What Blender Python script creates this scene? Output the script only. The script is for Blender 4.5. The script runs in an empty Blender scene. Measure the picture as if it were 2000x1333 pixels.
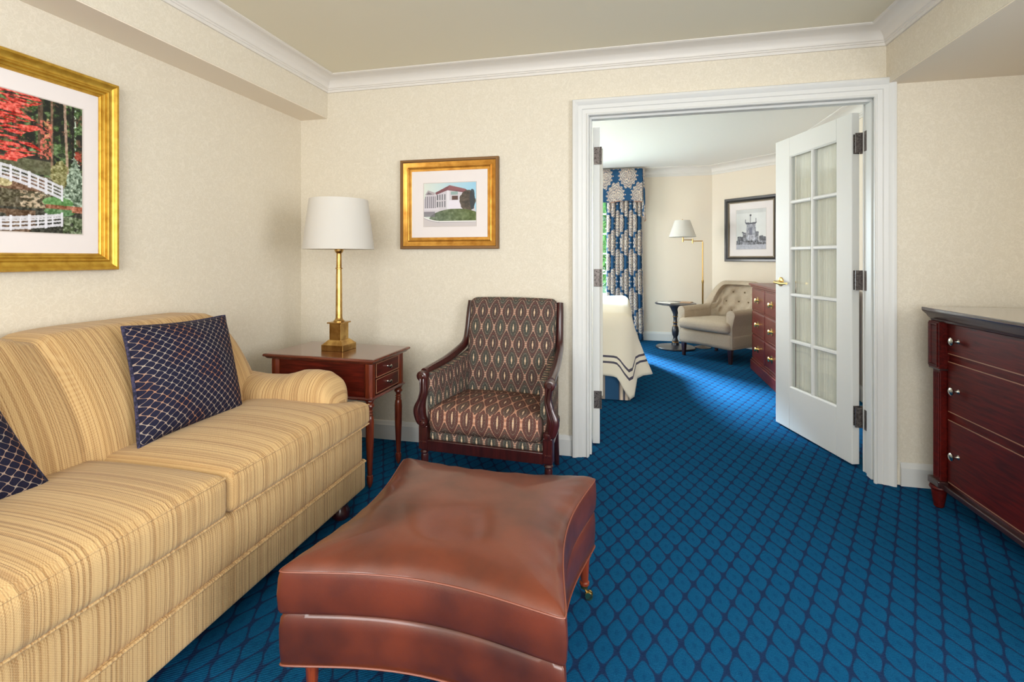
import bpy, bmesh, math, random
import numpy as np
from mathutils import Vector, Matrix, noise as mnoise
random.seed(7)
PI = math.pi
SC = bpy.context.scene
COL = SC.collection
R = math.radians

# ------------------------------------------------------------------ camera, world, lights, exposure
CAM_H = 1.2
YAW = math.atan(215 / 944)
cam_data = bpy.data.cameras.new('camera')
cam = bpy.data.objects.new('camera', cam_data); COL.objects.link(cam)
cam.location = (0, 0, CAM_H)
cam.rotation_euler = (R(90), 0, YAW)
cam_data.sensor_width = 36; cam_data.sensor_fit = 'HORIZONTAL'
cam_data.lens = 944 * 36 / 2000
cam_data.shift_x = 0.0
cam_data.shift_y = (504 - 666.5) / 2000
cam_data.clip_start = 0.05; cam_data.clip_end = 200
SC.camera = cam

SC.view_settings.view_transform = 'Standard'
SC.view_settings.look = 'None'
SC.view_settings.gamma = 1
SC.view_settings.use_curve_mapping = False
SC.view_settings.exposure = 0.66
SC.cycles.use_denoising = True
SC.cycles.max_bounces = 10
SC.cycles.diffuse_bounces = 6
SC.cycles.glossy_bounces = 4
SC.cycles.transparent_max_bounces = 16
SC.cycles.sample_clamp_indirect = 6
SC.cycles.caustics_reflective = False
SC.cycles.caustics_refractive = False

world = bpy.data.worlds.new('daylight_sky'); SC.world = world
world.use_nodes = True
wn = world.node_tree
bg = wn.nodes['Background']
bg.inputs['Color'].default_value = (0.80, 0.92, 1.0, 1)
bg.inputs['Strength'].default_value = 1.6


def area(name, loc, target, sx, sy, power, col, spread=180):
    l = bpy.data.lights.new(name, 'AREA'); l.shape = 'RECTANGLE'
    l.size = sx; l.size_y = sy; l.energy = power; l.color = col; l.spread = R(spread)
    o = bpy.data.objects.new(name, l); COL.objects.link(o)
    o.location = loc
    d = Vector(target) - Vector(loc)
    o.rotation_euler = d.to_track_quat('-Z', 'Y').to_euler()
    return o


# daylight entering by the windows, plus an added bedroom fill
area('daylight_window_behind', (-0.3, -1.62, 1.45), (-0.3, 0.5, 1.30), 2.3, 1.4, 54, (1.0, 0.985, 0.955))
area('daylight_window_right', (1.99, 0.05, 1.45), (0, 0.05, 1.30), 1.3, 1.3, 42, (0.98, 0.98, 1.0))
area('daylight_bedroom_window', (-1.05, 7.50, 1.50), (0.1, 5.0, 0.7), 1.15, 1.4, 58, (0.78, 0.90, 1.0))
area('fill_bedroom_side', (-2.88, 5.2, 1.5), (0, 5.2, 1.2), 1.6, 1.4, 46, (1.0, 0.975, 0.94))  # added fill lamp that lifts the bedroom's ambient light
sun = bpy.data.lights.new('sun', 'SUN'); sun.energy = 32; sun.angle = R(10); sun.color = (0.60, 0.81, 1.0)
suno = bpy.data.objects.new('sun', sun); COL.objects.link(suno)
suno.rotation_euler = Vector((0.50, -0.86, -0.56)).to_track_quat('-Z', 'Y').to_euler()


# ------------------------------------------------------------------ colour and node helpers
def C(r, g, b):
    f = lambda c: (c / 255 / 12.92) if c / 255 <= .04045 else ((c / 255 + .055) / 1.055) ** 2.4
    return (f(r), f(g), f(b), 1.0)


class S:
    """a float socket with arithmetic"""
    def __init__(s, nt, sock): s.nt = nt; s.k = sock
    def _op(s, op, *a):
        n = s.nt.nodes.new('ShaderNodeMath'); n.operation = op
        for i, v in enumerate((s,) + a):
            if isinstance(v, S): s.nt.links.new(v.k, n.inputs[i])
            else: n.inputs[i].default_value = v
        return S(s.nt, n.outputs[0])
    def __add__(s, o): return s._op('ADD', o)
    __radd__ = __add__
    def __sub__(s, o): return s._op('SUBTRACT', o)
    def __rsub__(s, o): return (s * -1) + o
    def __mul__(s, o): return s._op('MULTIPLY', o)
    __rmul__ = __mul__
    def __truediv__(s, o): return s._op('DIVIDE', o)
    def sin(s): return s._op('SINE')
    def cos(s): return s._op('COSINE')
    def abs(s): return s._op('ABSOLUTE')
    def frac(s): return s._op('FRACT')
    def pw(s, e): return s._op('POWER', e)
    def lt(s, t): return s._op('LESS_THAN', t)
    def gt(s, t): return s._op('GREATER_THAN', t)
    def mx(s, t): return s._op('MAXIMUM', t)
    def mn(s, t): return s._op('MINIMUM', t)
    def sm(s, a, b):
        n = s.nt.nodes.new('ShaderNodeMapRange'); n.interpolation_type = 'SMOOTHSTEP'
        s.nt.links.new(s.k, n.inputs[0]); n.inputs[1].default_value = a; n.inputs[2].default_value = b
        return S(s.nt, n.outputs[0])


class Mat:
    def __init__(m, name, col=(.8, .8, .8, 1), rough=.5, metal=0, coat=0, spec=.5, coords='Object'):
        m.m = bpy.data.materials.new(name); m.m.use_nodes = True
        m.nt = m.m.node_tree; m.b = m.nt.nodes['Principled BSDF']
        m.b.inputs['Base Color'].default_value = col
        m.b.inputs['Roughness'].default_value = rough
        m.b.inputs['Metallic'].default_value = metal
        m.b.inputs['Coat Weight'].default_value = coat
        m.b.inputs['Coat Roughness'].default_value = .12
        m.b.inputs['Specular IOR Level'].default_value = spec
        m.m.diffuse_color = col
        m.tc = None; m.coords = coords
    def vec(m):
        if m.tc is None: m.tc = m.nt.nodes.new('ShaderNodeTexCoord')
        return m.tc.outputs[m.coords]
    def xyz(m):
        n = m.nt.nodes.new('ShaderNodeSeparateXYZ'); m.nt.links.new(m.vec(), n.inputs[0])
        return [S(m.nt, n.outputs[i]) for i in range(3)]
    def comb(m, x, y, z=0.0):
        n = m.nt.nodes.new('ShaderNodeCombineXYZ')
        for i, v in enumerate((x, y, z)):
            if isinstance(v, S): m.nt.links.new(v.k, n.inputs[i])
            else: n.inputs[i].default_value = v
        return n.outputs[0]
    def noise(m, scale, detail=2, vec=None, mul=(1, 1, 1), rough=.5, dist=0):
        v = vec if vec is not None else m.vec()
        if mul != (1, 1, 1):
            mp = m.nt.nodes.new('ShaderNodeMapping'); m.nt.links.new(v, mp.inputs[0])
            mp.inputs['Scale'].default_value = mul; v = mp.outputs[0]
        n = m.nt.nodes.new('ShaderNodeTexNoise'); m.nt.links.new(v, n.inputs['Vector'])
        n.inputs['Scale'].default_value = scale; n.inputs['Detail'].default_value = detail
        n.inputs['Roughness'].default_value = rough; n.inputs['Distortion'].default_value = dist
        return S(m.nt, n.outputs['Fac'])
    def voro(m, scale, vec=None, feature='F1'):
        n = m.nt.nodes.new('ShaderNodeTexVoronoi'); n.feature = feature
        m.nt.links.new(vec if vec is not None else m.vec(), n.inputs['Vector'])
        n.inputs['Scale'].default_value = scale
        return S(m.nt, n.outputs['Distance'])
    def mix(m, f, a, b):
        n = m.nt.nodes.new('ShaderNodeMix'); n.data_type = 'RGBA'
        for i, v in ((0, f), (6, a), (7, b)):
            if isinstance(v, S): m.nt.links.new(v.k, n.inputs[i])
            elif hasattr(v, 'is_linked'): m.nt.links.new(v, n.inputs[i])
            else: n.inputs[i].default_value = v
        return n.outputs[2]
    def col(m, sock): m.nt.links.new(sock, m.b.inputs['Base Color']); return m
    def setin(m, name, s): m.nt.links.new(s.k, m.b.inputs[name]); return m
    def bump(m, s, strength=.3, dist=.002):
        n = m.nt.nodes.new('ShaderNodeBump'); n.inputs['Strength'].default_value = strength
        n.inputs['Distance'].default_value = dist
        m.nt.links.new(s.k, n.inputs['Height']); m.nt.links.new(n.outputs[0], m.b.inputs['Normal']); return m


def lattice(a, b, w, h, ogee=0.0):
    """cos lattice: |value| is 2 at the middle of every cell and 0 on the outline"""
    ca = (a * (2 * PI / w)).cos(); cb = (b * (2 * PI / h)).cos()
    if ogee: cb = cb * (1 - ogee) + (cb * (PI / 2)).sin() * ogee
    return (ca + cb)


# ------------------------------------------------------------------ materials
def wood(name, dark, light, rough=.32, coat=.35, axis=0, scale=1.0):
    m = Mat(name, dark, rough, coat=coat)
    mul = [14, 14, 14]; mul[axis] = 1.2
    g = m.noise(6 * scale, 4, mul=tuple(mul), dist=.6); g2 = m.noise(2.5, 2)
    m.col(m.mix((g * .75 + g2 * .35).sm(.3, .8), dark, light))
    return m.m


M = {}
M['mahog_x'] = wood('mahogany_x', C(58, 12, 8), C(112, 33, 20), axis=0)
M['mahog_y'] = wood('mahogany_y', C(50, 8, 8), C(98, 22, 17), axis=1)
M['mahog_z'] = wood('mahogany_z', C(72, 20, 10), C(132, 58, 30), axis=2)
M['mahog_top'] = wood('mahogany_top', C(76, 30, 18), C(122, 62, 42), axis=0, rough=.24, coat=.7)
M['rosewood'] = wood('dark_rosewood', C(38, 12, 13), C(72, 26, 24), axis=2, rough=.3, coat=.5)
M['dresser_dark'] = wood('dresser_dark', C(36, 18, 18), C(62, 32, 30), axis=1, rough=.34, coat=.5)
M['dresser_red'] = wood('dresser_red', C(50, 6, 6), C(96, 20, 13), axis=1, rough=.42, coat=.06)
M['chest'] = wood('chest_red', C(84, 20, 16), C(120, 42, 32), axis=1, coat=.2)
M['ebony'] = wood('ebony_turned', C(26, 26, 32), C(50, 50, 60), axis=2, rough=.35)
M['orange_wood'] = wood('stained_leg_wood', C(96, 32, 13), C(150, 66, 30), axis=2)
M['dresser_red'].node_tree.nodes['Principled BSDF'].inputs['Specular IOR Level'].default_value = .22
M['dresser_top'] = wood('dresser_top', C(46, 24, 22), C(78, 44, 38), axis=1, rough=.16, coat=1.0)
M['inlay'] = Mat('inlay_line', C(150, 105, 80), .4).m
M['white_paint'] = Mat('white_paint', C(217, 217, 214), .38).m
M['trim_paint'] = Mat('trim_paint', C(223, 218, 211), .42).m
M['brass'] = Mat('aged_brass', C(196, 158, 92), .3, metal=1).m
m = Mat('antique_brass', C(190, 150, 85), .33, metal=1)
nz = m.noise(18, 3); m.col(m.mix(nz.sm(.35, .7), C(206, 170, 104), C(158, 120, 66))); M['lamp_brass'] = m.m
M['bright_brass'] = Mat('bright_brass', C(240, 215, 150), .22, metal=1).m
M['pewter'] = Mat('pewter', C(190, 188, 178), .22, metal=1).m
m = Mat('hinge_bronze', C(108, 100, 96), .42, metal=.8)
m.col(m.mix(m.noise(120, 3).sm(.3, .7), C(84, 76, 74), C(122, 114, 110))); M['hinge'] = m.m
M['screw'] = Mat('hinge_screw', C(40, 36, 34), .4, metal=.8).m
M['black'] = Mat('black_lacquer', C(44, 42, 44), .28, coat=.4).m
M['black_bead'] = Mat('frame_bead', C(112, 100, 84), .35, metal=.4).m
m = Mat('gilt', C(206, 148, 60), .30, metal=.75)
nz = m.noise(24, 2); m.col(m.mix(nz.sm(.3, .8), C(214, 158, 72), C(184, 126, 48))); M['gilt'] = m.m
m = Mat('gilt_bright', C(226, 182, 60), .34, metal=.65)
nz = m.noise(30, 3); m.col(m.mix(nz.sm(.3, .85), C(212, 170, 68), C(178, 132, 40))); M['gilt2'] = m.m
M['gilt_edge'] = Mat('gilt_edge', C(128, 92, 52), .5, metal=.3).m
M['mat_board'] = Mat('mat_board', C(234, 226, 224), .85, spec=.2).m
M['mat_bevel'] = Mat('mat_bevel', C(205, 196, 190), .85, spec=.2).m
m = Mat('glass_clear', (1, 1, 1, 1), .02)
gt = m.nt.nodes.new('ShaderNodeBsdfTransparent'); gt.inputs[0].default_value = (.97, .985, .98, 1)
gg = m.nt.nodes.new('ShaderNodeBsdfGlossy'); gg.inputs['Roughness'].default_value = .02
gf = m.nt.nodes.new('ShaderNodeMapRange')
lw_ = m.nt.nodes.new('ShaderNodeLayerWeight'); m.nt.links.new(lw_.outputs['Facing'], gf.inputs[0]); gf.inputs[1].default_value = .4; gf.inputs[3].default_value = .04; gf.inputs[4].default_value = .35
gm = m.nt.nodes.new('ShaderNodeMixShader')
m.nt.links.new(gf.outputs[0], gm.inputs[0]); m.nt.links.new(gt.outputs[0], gm.inputs[1]); m.nt.links.new(gg.outputs[0], gm.inputs[2])
m.nt.links.new(gm.outputs[0], m.nt.nodes['Material Output'].inputs[0]); M['glass'] = m.m

# wallpaper: faint paler scrolls on cream
def wallpaper(name, base, pale, amt=1.0):
    m = Mat(name, base, .62, spec=.35)
    n1 = m.noise(26, 1, dist=1.4); n2 = m.noise(41, 1, dist=1.0)
    line = (n1 - .5).abs().sm(.045, .012); line2 = (n2 - .5).abs().sm(.05, .015)
    s = line.mx(line2 * .8)
    fine = m.noise(320, 2)
    m.col(m.mix(s * (.5 * amt), base, pale))
    m.bump(s + fine * .25, .16 * amt, .0008)
    m.setin('Roughness', s * -.16 + .64)
    return m.m
M['paper'] = wallpaper('cream_scroll_wallpaper', C(219, 210, 192), C(233, 225, 209))
m = Mat('bedroom_paint', C(232, 220, 202), .7, spec=.3); m.bump(m.noise(220, 2), .1, .001); M['bed_wall'] = m.m
M['ceil'] = Mat('ceiling_paint', C(229, 222, 201), .8, spec=.2).m
M['ceil_bed'] = Mat('bedroom_ceiling_paint', C(236, 234, 228), .8, spec=.2).m
M['soffit'] = Mat('soffit_paint', C(236, 225, 208), .75, spec=.2).m

# carpet
m = Mat('blue_diamond_carpet', C(20, 80, 120), .95, spec=.02)
x, y, z = m.xyz()
wob = m.noise(30, 2) * .008 - .004
p = lattice(x + .0555 + wob, y - 1.657 + wob, .078, .149, .12).abs()
outl = p.sm(.40, .12)
nz = m.noise(900, 2, mul=(1, .35, 1)); n2 = m.noise(14, 3); tuft = m.noise(300, 2, mul=(1, .25, 1))
ridge = (y * (2 * PI / .0052)).sin() * .5 + .5
dot = p.sm(1.80, 1.97)
fld = m.mix(nz.sm(.25, .75), C(8, 62, 100), C(30, 100, 142))
fld = m.mix(n2.sm(.3, .7) * .3, fld, C(10, 78, 118))
fld = m.mix(dot * .35, fld, C(16, 54, 96))
dk = m.mix(nz.sm(.3, .7), C(12, 34, 68), C(44, 42, 76))
fld = m.mix(tuft.sm(.45, .7) * .35, fld, C(8, 60, 104))
m.col(m.mix(outl * .80, fld, dk))
m.bump(nz * .5 + ridge * .3 + p.mn(.8) * .9, .6, .004)
M['carpet'] = m.m

# sofa fabric, stripes across one object axis
def sofa_fabric(name, axis):
    m = Mat(name, C(200, 165, 110), .9, spec=.15)
    x, y, z = m.xyz(); a = (x, y, z)[axis]
    others = [s for i, s in enumerate((x, y, z)) if i != axis]
    v1 = m.comb(a * 1.0, others[0] * .004, others[1] * .004)
    s1 = m.noise(165, 1, vec=v1); reg = (a * (2 * PI / .0128)).sin().sm(.70, .98); s2 = m.noise(34, 1, vec=v1)
    v2 = m.comb(a * 1.0, others[0] * .01, others[1] * .01)
    s3 = m.noise(240, 1, vec=v2)
    wv = m.noise(700, 1)
    weave = ((others[0] + others[1]) * (2 * PI / .0052)).sin() * ((a) * (2 * PI / .0062)).sin()
    wv2 = weave * .5 + .5
    c = m.mix(s1.sm(.50, .62) * .75, C(201, 166, 116), C(154, 114, 72))
    c = m.mix(reg * s2.sm(.25, .5) * .75, c, C(136, 96, 58))
    c = m.mix(s2.sm(.42, .70) * .34, c, C(176, 134, 80))
    c = m.mix(s3.sm(.45, .62) * .30, c, C(160, 120, 74))
    c = m.mix(wv2.sm(.3, .9) * .28, c, C(226, 200, 150))
    c = m.mix(wv.sm(.5, .8) * .35, c, C(226, 200, 150))
    m.col(c)
    m.bump(wv2 * .4 + s1.sm(.66, .5) * .8 + wv * .4, .38, .0025)
    m.b.inputs['Sheen Weight'].default_value = .15
    return m.m
M['sofa_y'] = sofa_fabric('gold_stripe_chenille_along', 1)
M['sofa_x'] = sofa_fabric('gold_stripe_chenille_across', 0)
M['sofa_welt'] = Mat('gold_welt', C(170, 132, 84), .9, spec=.1).m

# throw pillow
m = Mat('navy_lattice_fabric', C(24, 26, 52), .8, coords='UV', spec=.2)
x, y, z = m.xyz()
aa = x + (y * (2 * PI / .026)).sin() * .0012
p = lattice(aa, y + (x * (2 * PI / .034)).sin() * .0016, .034, .030, .15).abs()
ln = p.sm(.24, .09)
nz = m.noise(8, 2); wv = m.noise(500, 1)
m.col(m.mix(ln, m.mix(wv.sm(.3, .7), C(17, 19, 38), C(34, 34, 58)), m.mix(nz.sm(.42, .62), C(158, 146, 136), C(158, 112, 86))))
m.bump(ln + wv * .3, .4, .0015); M['pillow'] = m.m
m = Mat('navy_cord', C(34, 32, 58), .85); m.col(m.mix(m.noise(120, 1).sm(.45, .55), C(24, 24, 48), C(58, 54, 82))); M['cord'] = m.m

# leather
m = Mat('brown_leather', C(120, 56, 34), .36, coat=.5)
n1 = m.noise(3.2, 3); n2 = m.noise(9, 4); gr = m.voro(420); cre = m.noise(22, 3, mul=(1, 3.0, 1))
c = m.mix((n1 * .7 + n2 * .4).sm(.36, .78), C(110, 48, 25), C(62, 25, 13))
m.col(c); m.bump(gr * .25 + cre * .25, .16, .002); m.setin('Roughness', n2 * .18 + .30); M['leather'] = m.m
M['leather_welt'] = Mat('leather_welt', C(132, 72, 52), .4).m

# ogee tapestry for the armchair
def tapestry(name, warm=0.0):
    m = Mat(name, C(80, 70, 66), .9, coords='UV', spec=.12)
    x, y, z = m.xyz()
    ps = lattice(x, y, .080, .182, .30); p = ps.abs()
    fine = m.noise(420, 2); vor = m.voro(260); alt = ps.gt(0)
    ground = m.mix(fine.sm(.40, .62), C(40, 44, 42), C(104, 100, 92))
    ground = m.mix(alt * .55, ground, m.mix(fine.sm(.4, .6), C(52, 38, 38), C(106, 74, 72)))
    ring = (p - .62).abs().sm(.26, .08)
    maroon = m.mix(fine.sm(.35, .6), C(84, 42, 44), C(116, 82, 76))
    c = m.mix(ring * .6, ground, maroon)
    ring2 = (p - 1.18).abs().sm(.12, .04)
    c = m.mix(ring2 * vor.sm(.75, .3) * .7, c, C(150, 146, 128))
    lat = p.sm(.165, .06)
    seg = ((y * (2 * PI / .012)).sin() * .5 + .5)
    c = m.mix(lat, c, m.mix(seg.sm(.25, .6), C(150, 112, 96), C(188, 154, 134)))
    # slim cream flame in the middle of each cell
    ax = (x * (2 * PI / .078)).cos().abs(); flame = (((x * (4 * PI / .080)).cos().sm(.93, .98)) * p.sm(1.76, 1.84)).mx(p.sm(1.925, 1.955))
    c = m.mix(flame, c, m.mix(fine.sm(.4, .6), C(214, 168, 130), C(216, 206, 178)))
    if warm: c = m.mix(warm, c, m.mix(lat, C(120, 60, 44), C(222, 142, 96)))
    m.col(c); m.bump(fine * .5 + lat, .3, .0015)
    return m.m
M['tap'] = tapestry('ogee_tapestry')
M['tap_seat'] = tapestry('ogee_tapestry_seat', .22)

# bedroom fabrics
m = Mat('oatmeal_tweed', C(158, 142, 118), .9, spec=.12)
nz = m.noise(380, 2, mul=(1, 1, 3)); m.col(m.mix(nz.sm(.35, .65), C(150, 132, 110), C(204, 190, 170))); m.bump(nz, .3, .002); M['tweed'] = m.m
M['button'] = Mat('tweed_button', C(112, 94, 72), .9).m
m = Mat('ivory_coverlet', C(238, 228, 208), .85, coords='UV', spec=.15)
x, y, z = m.xyz()
b1 = (y - .118).abs().lt(.009); b2 = (y - .168).abs().lt(.009); ws = m.noise(260, 1, mul=(6, 1, 1))
m.col(m.mix(b1.mx(b2), m.mix(ws.sm(.3, .7), C(240, 231, 212), C(228, 216, 194)), C(84, 80, 92))); m.bump(ws, .2, .0015); M['coverlet'] = m.m
m = Mat('striped_bed_skirt', C(50, 80, 110), .85, coords='UV', spec=.15)
x, y, z = m.xyz(); t = (x / .22).frac()
c = m.mix(t.gt(.52), C(46, 84, 118), C(150, 138, 128))
c = m.mix((t - .62).abs().lt(.045).mx((t - .80).abs().lt(.045)), c, C(232, 212, 188))
c = m.mix((t - .71).abs().lt(.02).mx((t - .52).abs().lt(.012)), c, C(54, 60, 84)); m.col(c); M['skirt'] = m.m

def damask(name):
    m = Mat(name, C(40, 84, 124), .8, coords='UV', spec=.2)
    x, y, z = m.xyz()
    W, H = .34, .56
    ps = lattice(x, y, W, H, .35); p = ps.abs(); neg = ps.lt(0) * .5
    a = (x / W + .5 + neg).frac() - .5; b = (y / H + .5 + neg).frac() - .5
    th = (b * H)._op('ARCTAN2', a * W)
    lob = (th * 14).cos() * .24
    med = (p + lob).sm(.32, .38)
    wv = ((p * 6.2 + (th * 9).cos() * 1.2).sin()).abs().sm(.50, .32)
    wv2 = (((th * 18).cos() + (p * 11).sin() * .8).abs()).sm(.24, .12) * p.sm(1.75, 1.6)
    fig = med * (1 - wv * .85) * (1 - wv2 * .7)
    cream = m.mix(m.noise(20, 2).sm(.35, .65), C(214, 200, 182), C(186, 168, 154))
    tiny = m.noise(90, 1).sm(.60, .66)
    c = m.mix(fig, C(34, 74, 108), cream); c = m.mix(tiny * med * .6, c, C(130, 96, 84))
    m.col(c); return m.m
M['damask'] = damask('blue_damask')
m = Mat('sheer_voile', C(243, 240, 231), .9, spec=.1); m.b.inputs['Transmission Weight'].default_value = 0
tr = m.nt.nodes.new('ShaderNodeBsdfTranslucent'); tr.inputs[0].default_value = C(250, 248, 240)
mixs = m.nt.nodes.new('ShaderNodeMixShader'); mixs.inputs[0].default_value = .15
out = m.nt.nodes['Material Output']
m.nt.links.new(m.b.outputs[0], mixs.inputs[1]); m.nt.links.new(tr.outputs[0], mixs.inputs[2]); m.nt.links.new(mixs.outputs[0], out.inputs[0])
M['sheer'] = m.m
m = Mat('lamp_shade_fabric', C(230, 228, 224), .85, spec=.15)
tr = m.nt.nodes.new('ShaderNodeBsdfTranslucent'); tr.inputs[0].default_value = C(250, 244, 232)
mixs = m.nt.nodes.new('ShaderNodeMixShader'); mixs.inputs[0].default_value = .35
out = m.nt.nodes['Material Output']
m.nt.links.new(m.b.outputs[0], mixs.inputs[1]); m.nt.links.new(tr.outputs[0], mixs.inputs[2]); m.nt.links.new(mixs.outputs[0], out.inputs[0])
M['shade'] = m.m
m = Mat('foliage', C(90, 140, 60), .7); m.col(m.mix(m.noise(3, 3).sm(.35, .65), C(120, 180, 100), C(60, 120, 60))); M['leaf'] = m.m
M['bark'] = Mat('bark', C(90, 76, 60), .9).m
M['paper_white'] = Mat('magazine_paper', C(225, 222, 214), .5).m
M['print_tan'] = Mat('magazine_cover', C(196, 160, 128), .4).m
M['lawn'] = Mat('lawn', C(110, 150, 80), .9).m
m = Mat('print', (.5, .5, .5, 1), .45, spec=.3)
at = m.nt.nodes.new('ShaderNodeAttribute'); at.attribute_name = 'Col'; m.col(at.outputs['Color']); M['print'] = m.m


# ------------------------------------------------------------------ mesh helpers
class MB:
    def __init__(s): s.v = []; s.f = []; s.uv = {}; s.T = None
    def tf(s, mtx): s.T = mtx; return s
    def add(s, vs, fs, uvs=None):
        o = len(s.v)
        if s.T is not None: vs = [tuple(s.T @ Vector(q)) for q in vs]
        s.v += [tuple(q) for q in vs]
        for i, f in enumerate(fs):
            if uvs: s.uv[len(s.f)] = [uvs[k] for k in f]
            s.f.append(tuple(k + o for k in f))
        return s
    def box(s, x0, x1, y0, y1, z0, z1):
        vs = [(x, y, z) for z in (z0, z1) for y in (y0, y1) for x in (x0, x1)]
        return s.add(vs, [(0, 2, 3, 1), (4, 5, 7, 6), (0, 1, 5, 4), (2, 6, 7, 3), (0, 4, 6, 2), (1, 3, 7, 5)])
    def prism(s, poly, y0, y1, axis='y'):
        """poly in the plane across the axis"""
        n = len(poly)
        mk = {'y': lambda a, b, t: (a, t, b), 'x': lambda a, b, t: (t, a, b), 'z': lambda a, b, t: (a, b, t)}[axis]
        vs = [mk(a, b, y0) for a, b in poly] + [mk(a, b, y1) for a, b in poly]
        fs = [tuple(range(n)), tuple(range(2 * n - 1, n - 1, -1))] + [(i, i + n, (i + 1) % n + n, (i + 1) % n) for i in range(n)]
        return s.add(vs, fs)
    def lathe(s, prof, c=(0, 0, 0), seg=20, sx=1, sy=1, axis='z'):
        vs = []; n = len(prof)
        for r, z in prof:
            for k in range(seg):
                a = 2 * PI * k / seg
                p = (r * math.cos(a) * sx, r * math.sin(a) * sy, z)
                if axis == 'y': p = (p[0], p[2], p[1])
                if axis == 'x': p = (p[2], p[0], p[1])
                vs.append((p[0] + c[0], p[1] + c[1], p[2] + c[2]))
        fs = [(i * seg + k, i * seg + (k + 1) % seg, (i + 1) * seg + (k + 1) % seg, (i + 1) * seg + k) for i in range(n - 1) for k in range(seg)]
        if prof[0][0] > 1e-5: fs.append(tuple(range(seg))[::-1])
        if prof[-1][0] > 1e-5: fs.append(tuple((n - 1) * seg + k for k in range(seg)))
        return s.add(vs, fs)
    def grid(s, fn, nu, nv, cu=False, cv=False, uvf=None, cap=False):
        """fn(u,v) with u,v in 0..1; cu/cv closes the direction"""
        NU = nu if cu else nu + 1; NV = nv if cv else nv + 1
        vs = [fn(i / nu, j / nv) for i in range(NU) for j in range(NV)]
        o = len(s.v); n0 = len(s.f)
        fs = []; uvs = []
        for i in range(nu):
            for j in range(nv):
                i2 = (i + 1) % NU; j2 = (j + 1) % NV
                fs.append((i * NV + j, i2 * NV + j, i2 * NV + j2, i * NV + j2))
                if uvf: uvs.append([uvf(i / nu, j / nv), uvf((i + 1) / nu, j / nv), uvf((i + 1) / nu, (j + 1) / nv), uvf(i / nu, (j + 1) / nv)])
        s.add(vs, fs)
        if uvf:
            for k, q in enumerate(uvs): s.uv[n0 + k] = q
        if cap and cv:
            s.f.append(tuple(o + j for j in range(NV))[::-1]); s.f.append(tuple(o + nu * NV + j for j in range(NV)))
        return s
    def tube(s, pts, rad, seg=10, closed=False, flat=1.0):
        """round tube along points; rad a number or a list; flat squeezes the second axis"""
        pts = [Vector(p) for p in pts]; n = len(pts)
        rs = rad if isinstance(rad, (list, tuple)) else [rad] * n
        up = Vector((0, 0, 1)); vs = []; prev = None
        for i, p in enumerate(pts):
            t = (pts[(i + 1) % n] - pts[i - 1]) if closed else (pts[min(i + 1, n - 1)] - pts[max(i - 1, 0)])
            t.normalize()
            if prev is None:
                a = t.cross(up)
                if a.length < .05: a = t.cross(Vector((1, 0, 0)))
            else:
                a = prev - t * prev.dot(t)
            a.normalize(); prev = a; b = t.cross(a)
            for k in range(seg):
                w = 2 * PI * k / seg
                vs.append(p + a * (math.cos(w) * rs[i]) + b * (math.sin(w) * rs[i] * flat))
        fs = []
        for i in range(n if closed else n - 1):
            j = (i + 1) % n
            for k in range(seg):
                fs.append((i * seg + k, i * seg + (k + 1) % seg, j * seg + (k + 1) % seg, j * seg + k))
        if not closed:
            fs.append(tuple(range(seg))[::-1]); fs.append(tuple((n - 1) * seg + k for k in range(seg)))
        return s.add(vs, fs)
    def mould(s, path, prof, e1, e2, nn, closed=False, org=(0, 0, 0), side=1):
        """mitred sweep: profile (offset to the left of the path in plane e1/e2, height along nn)"""
        e1 = Vector(e1); e2 = Vector(e2); nn = Vector(nn); org = Vector(org); n = len(path)
        P = [Vector(p) for p in path]; vs = []
        def nrm(a, b):
            d = (b - a).normalized(); return Vector((-d.y, d.x)) * side
        for i in range(n):
            if closed or 0 < i < n - 1:
                a = nrm(P[i - 1], P[i]); b = nrm(P[i], P[(i + 1) % n]); m_ = (a + b); m_ /= max(m_.dot(a), .2)
            elif i == 0: m_ = nrm(P[0], P[1])
            else: m_ = nrm(P[-2], P[-1])
            for (o, h) in prof:
                q = P[i] + m_ * o
                vs.append(org + e1 * q.x + e2 * q.y + nn * h)
        k = len(prof); fs = []
        for i in range(n if closed else n - 1):
            j = (i + 1) % n
            for t in range(k):
                fs.append((i * k + t, j * k + t, j * k + (t + 1) % k, i * k + (t + 1) % k))
        if not closed:
            fs.append(tuple(range(k))); fs.append(tuple((n - 1) * k + t for t in range(k))[::-1])
        return s.add(vs, fs)
    def soft(s, x0, x1, y0, y1, z0, z1, r, n=10, puff=(0, 0, 0, 0, 0, 0), deform=None, uvf=None, pw=1.0):
        """rounded, puffed box. puff: outward bulge of -x,+x,-y,+y,-z,+z faces"""
        c = Vector(((x0 + x1) / 2, (y0 + y1) / 2, (z0 + z1) / 2)); hf = Vector(((x1 - x0) / 2, (y1 - y0) / 2, (z1 - z0) / 2))
        r = min(r, hf.x * .98, hf.y * .98, hf.z * .98)
        tf = []
        def par(h):
            q = [-h, -h + r * .12, -h + r * .35, -h + r * .65]
            m_ = max(2, n); q += [-h + r + (2 * (h - r)) * i / m_ for i in range(m_ + 1)]
            q += [h - r * .65, h - r * .35, h - r * .12, h]
            return q
        pr = [par(hf.x), par(hf.y), par(hf.z)]
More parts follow.
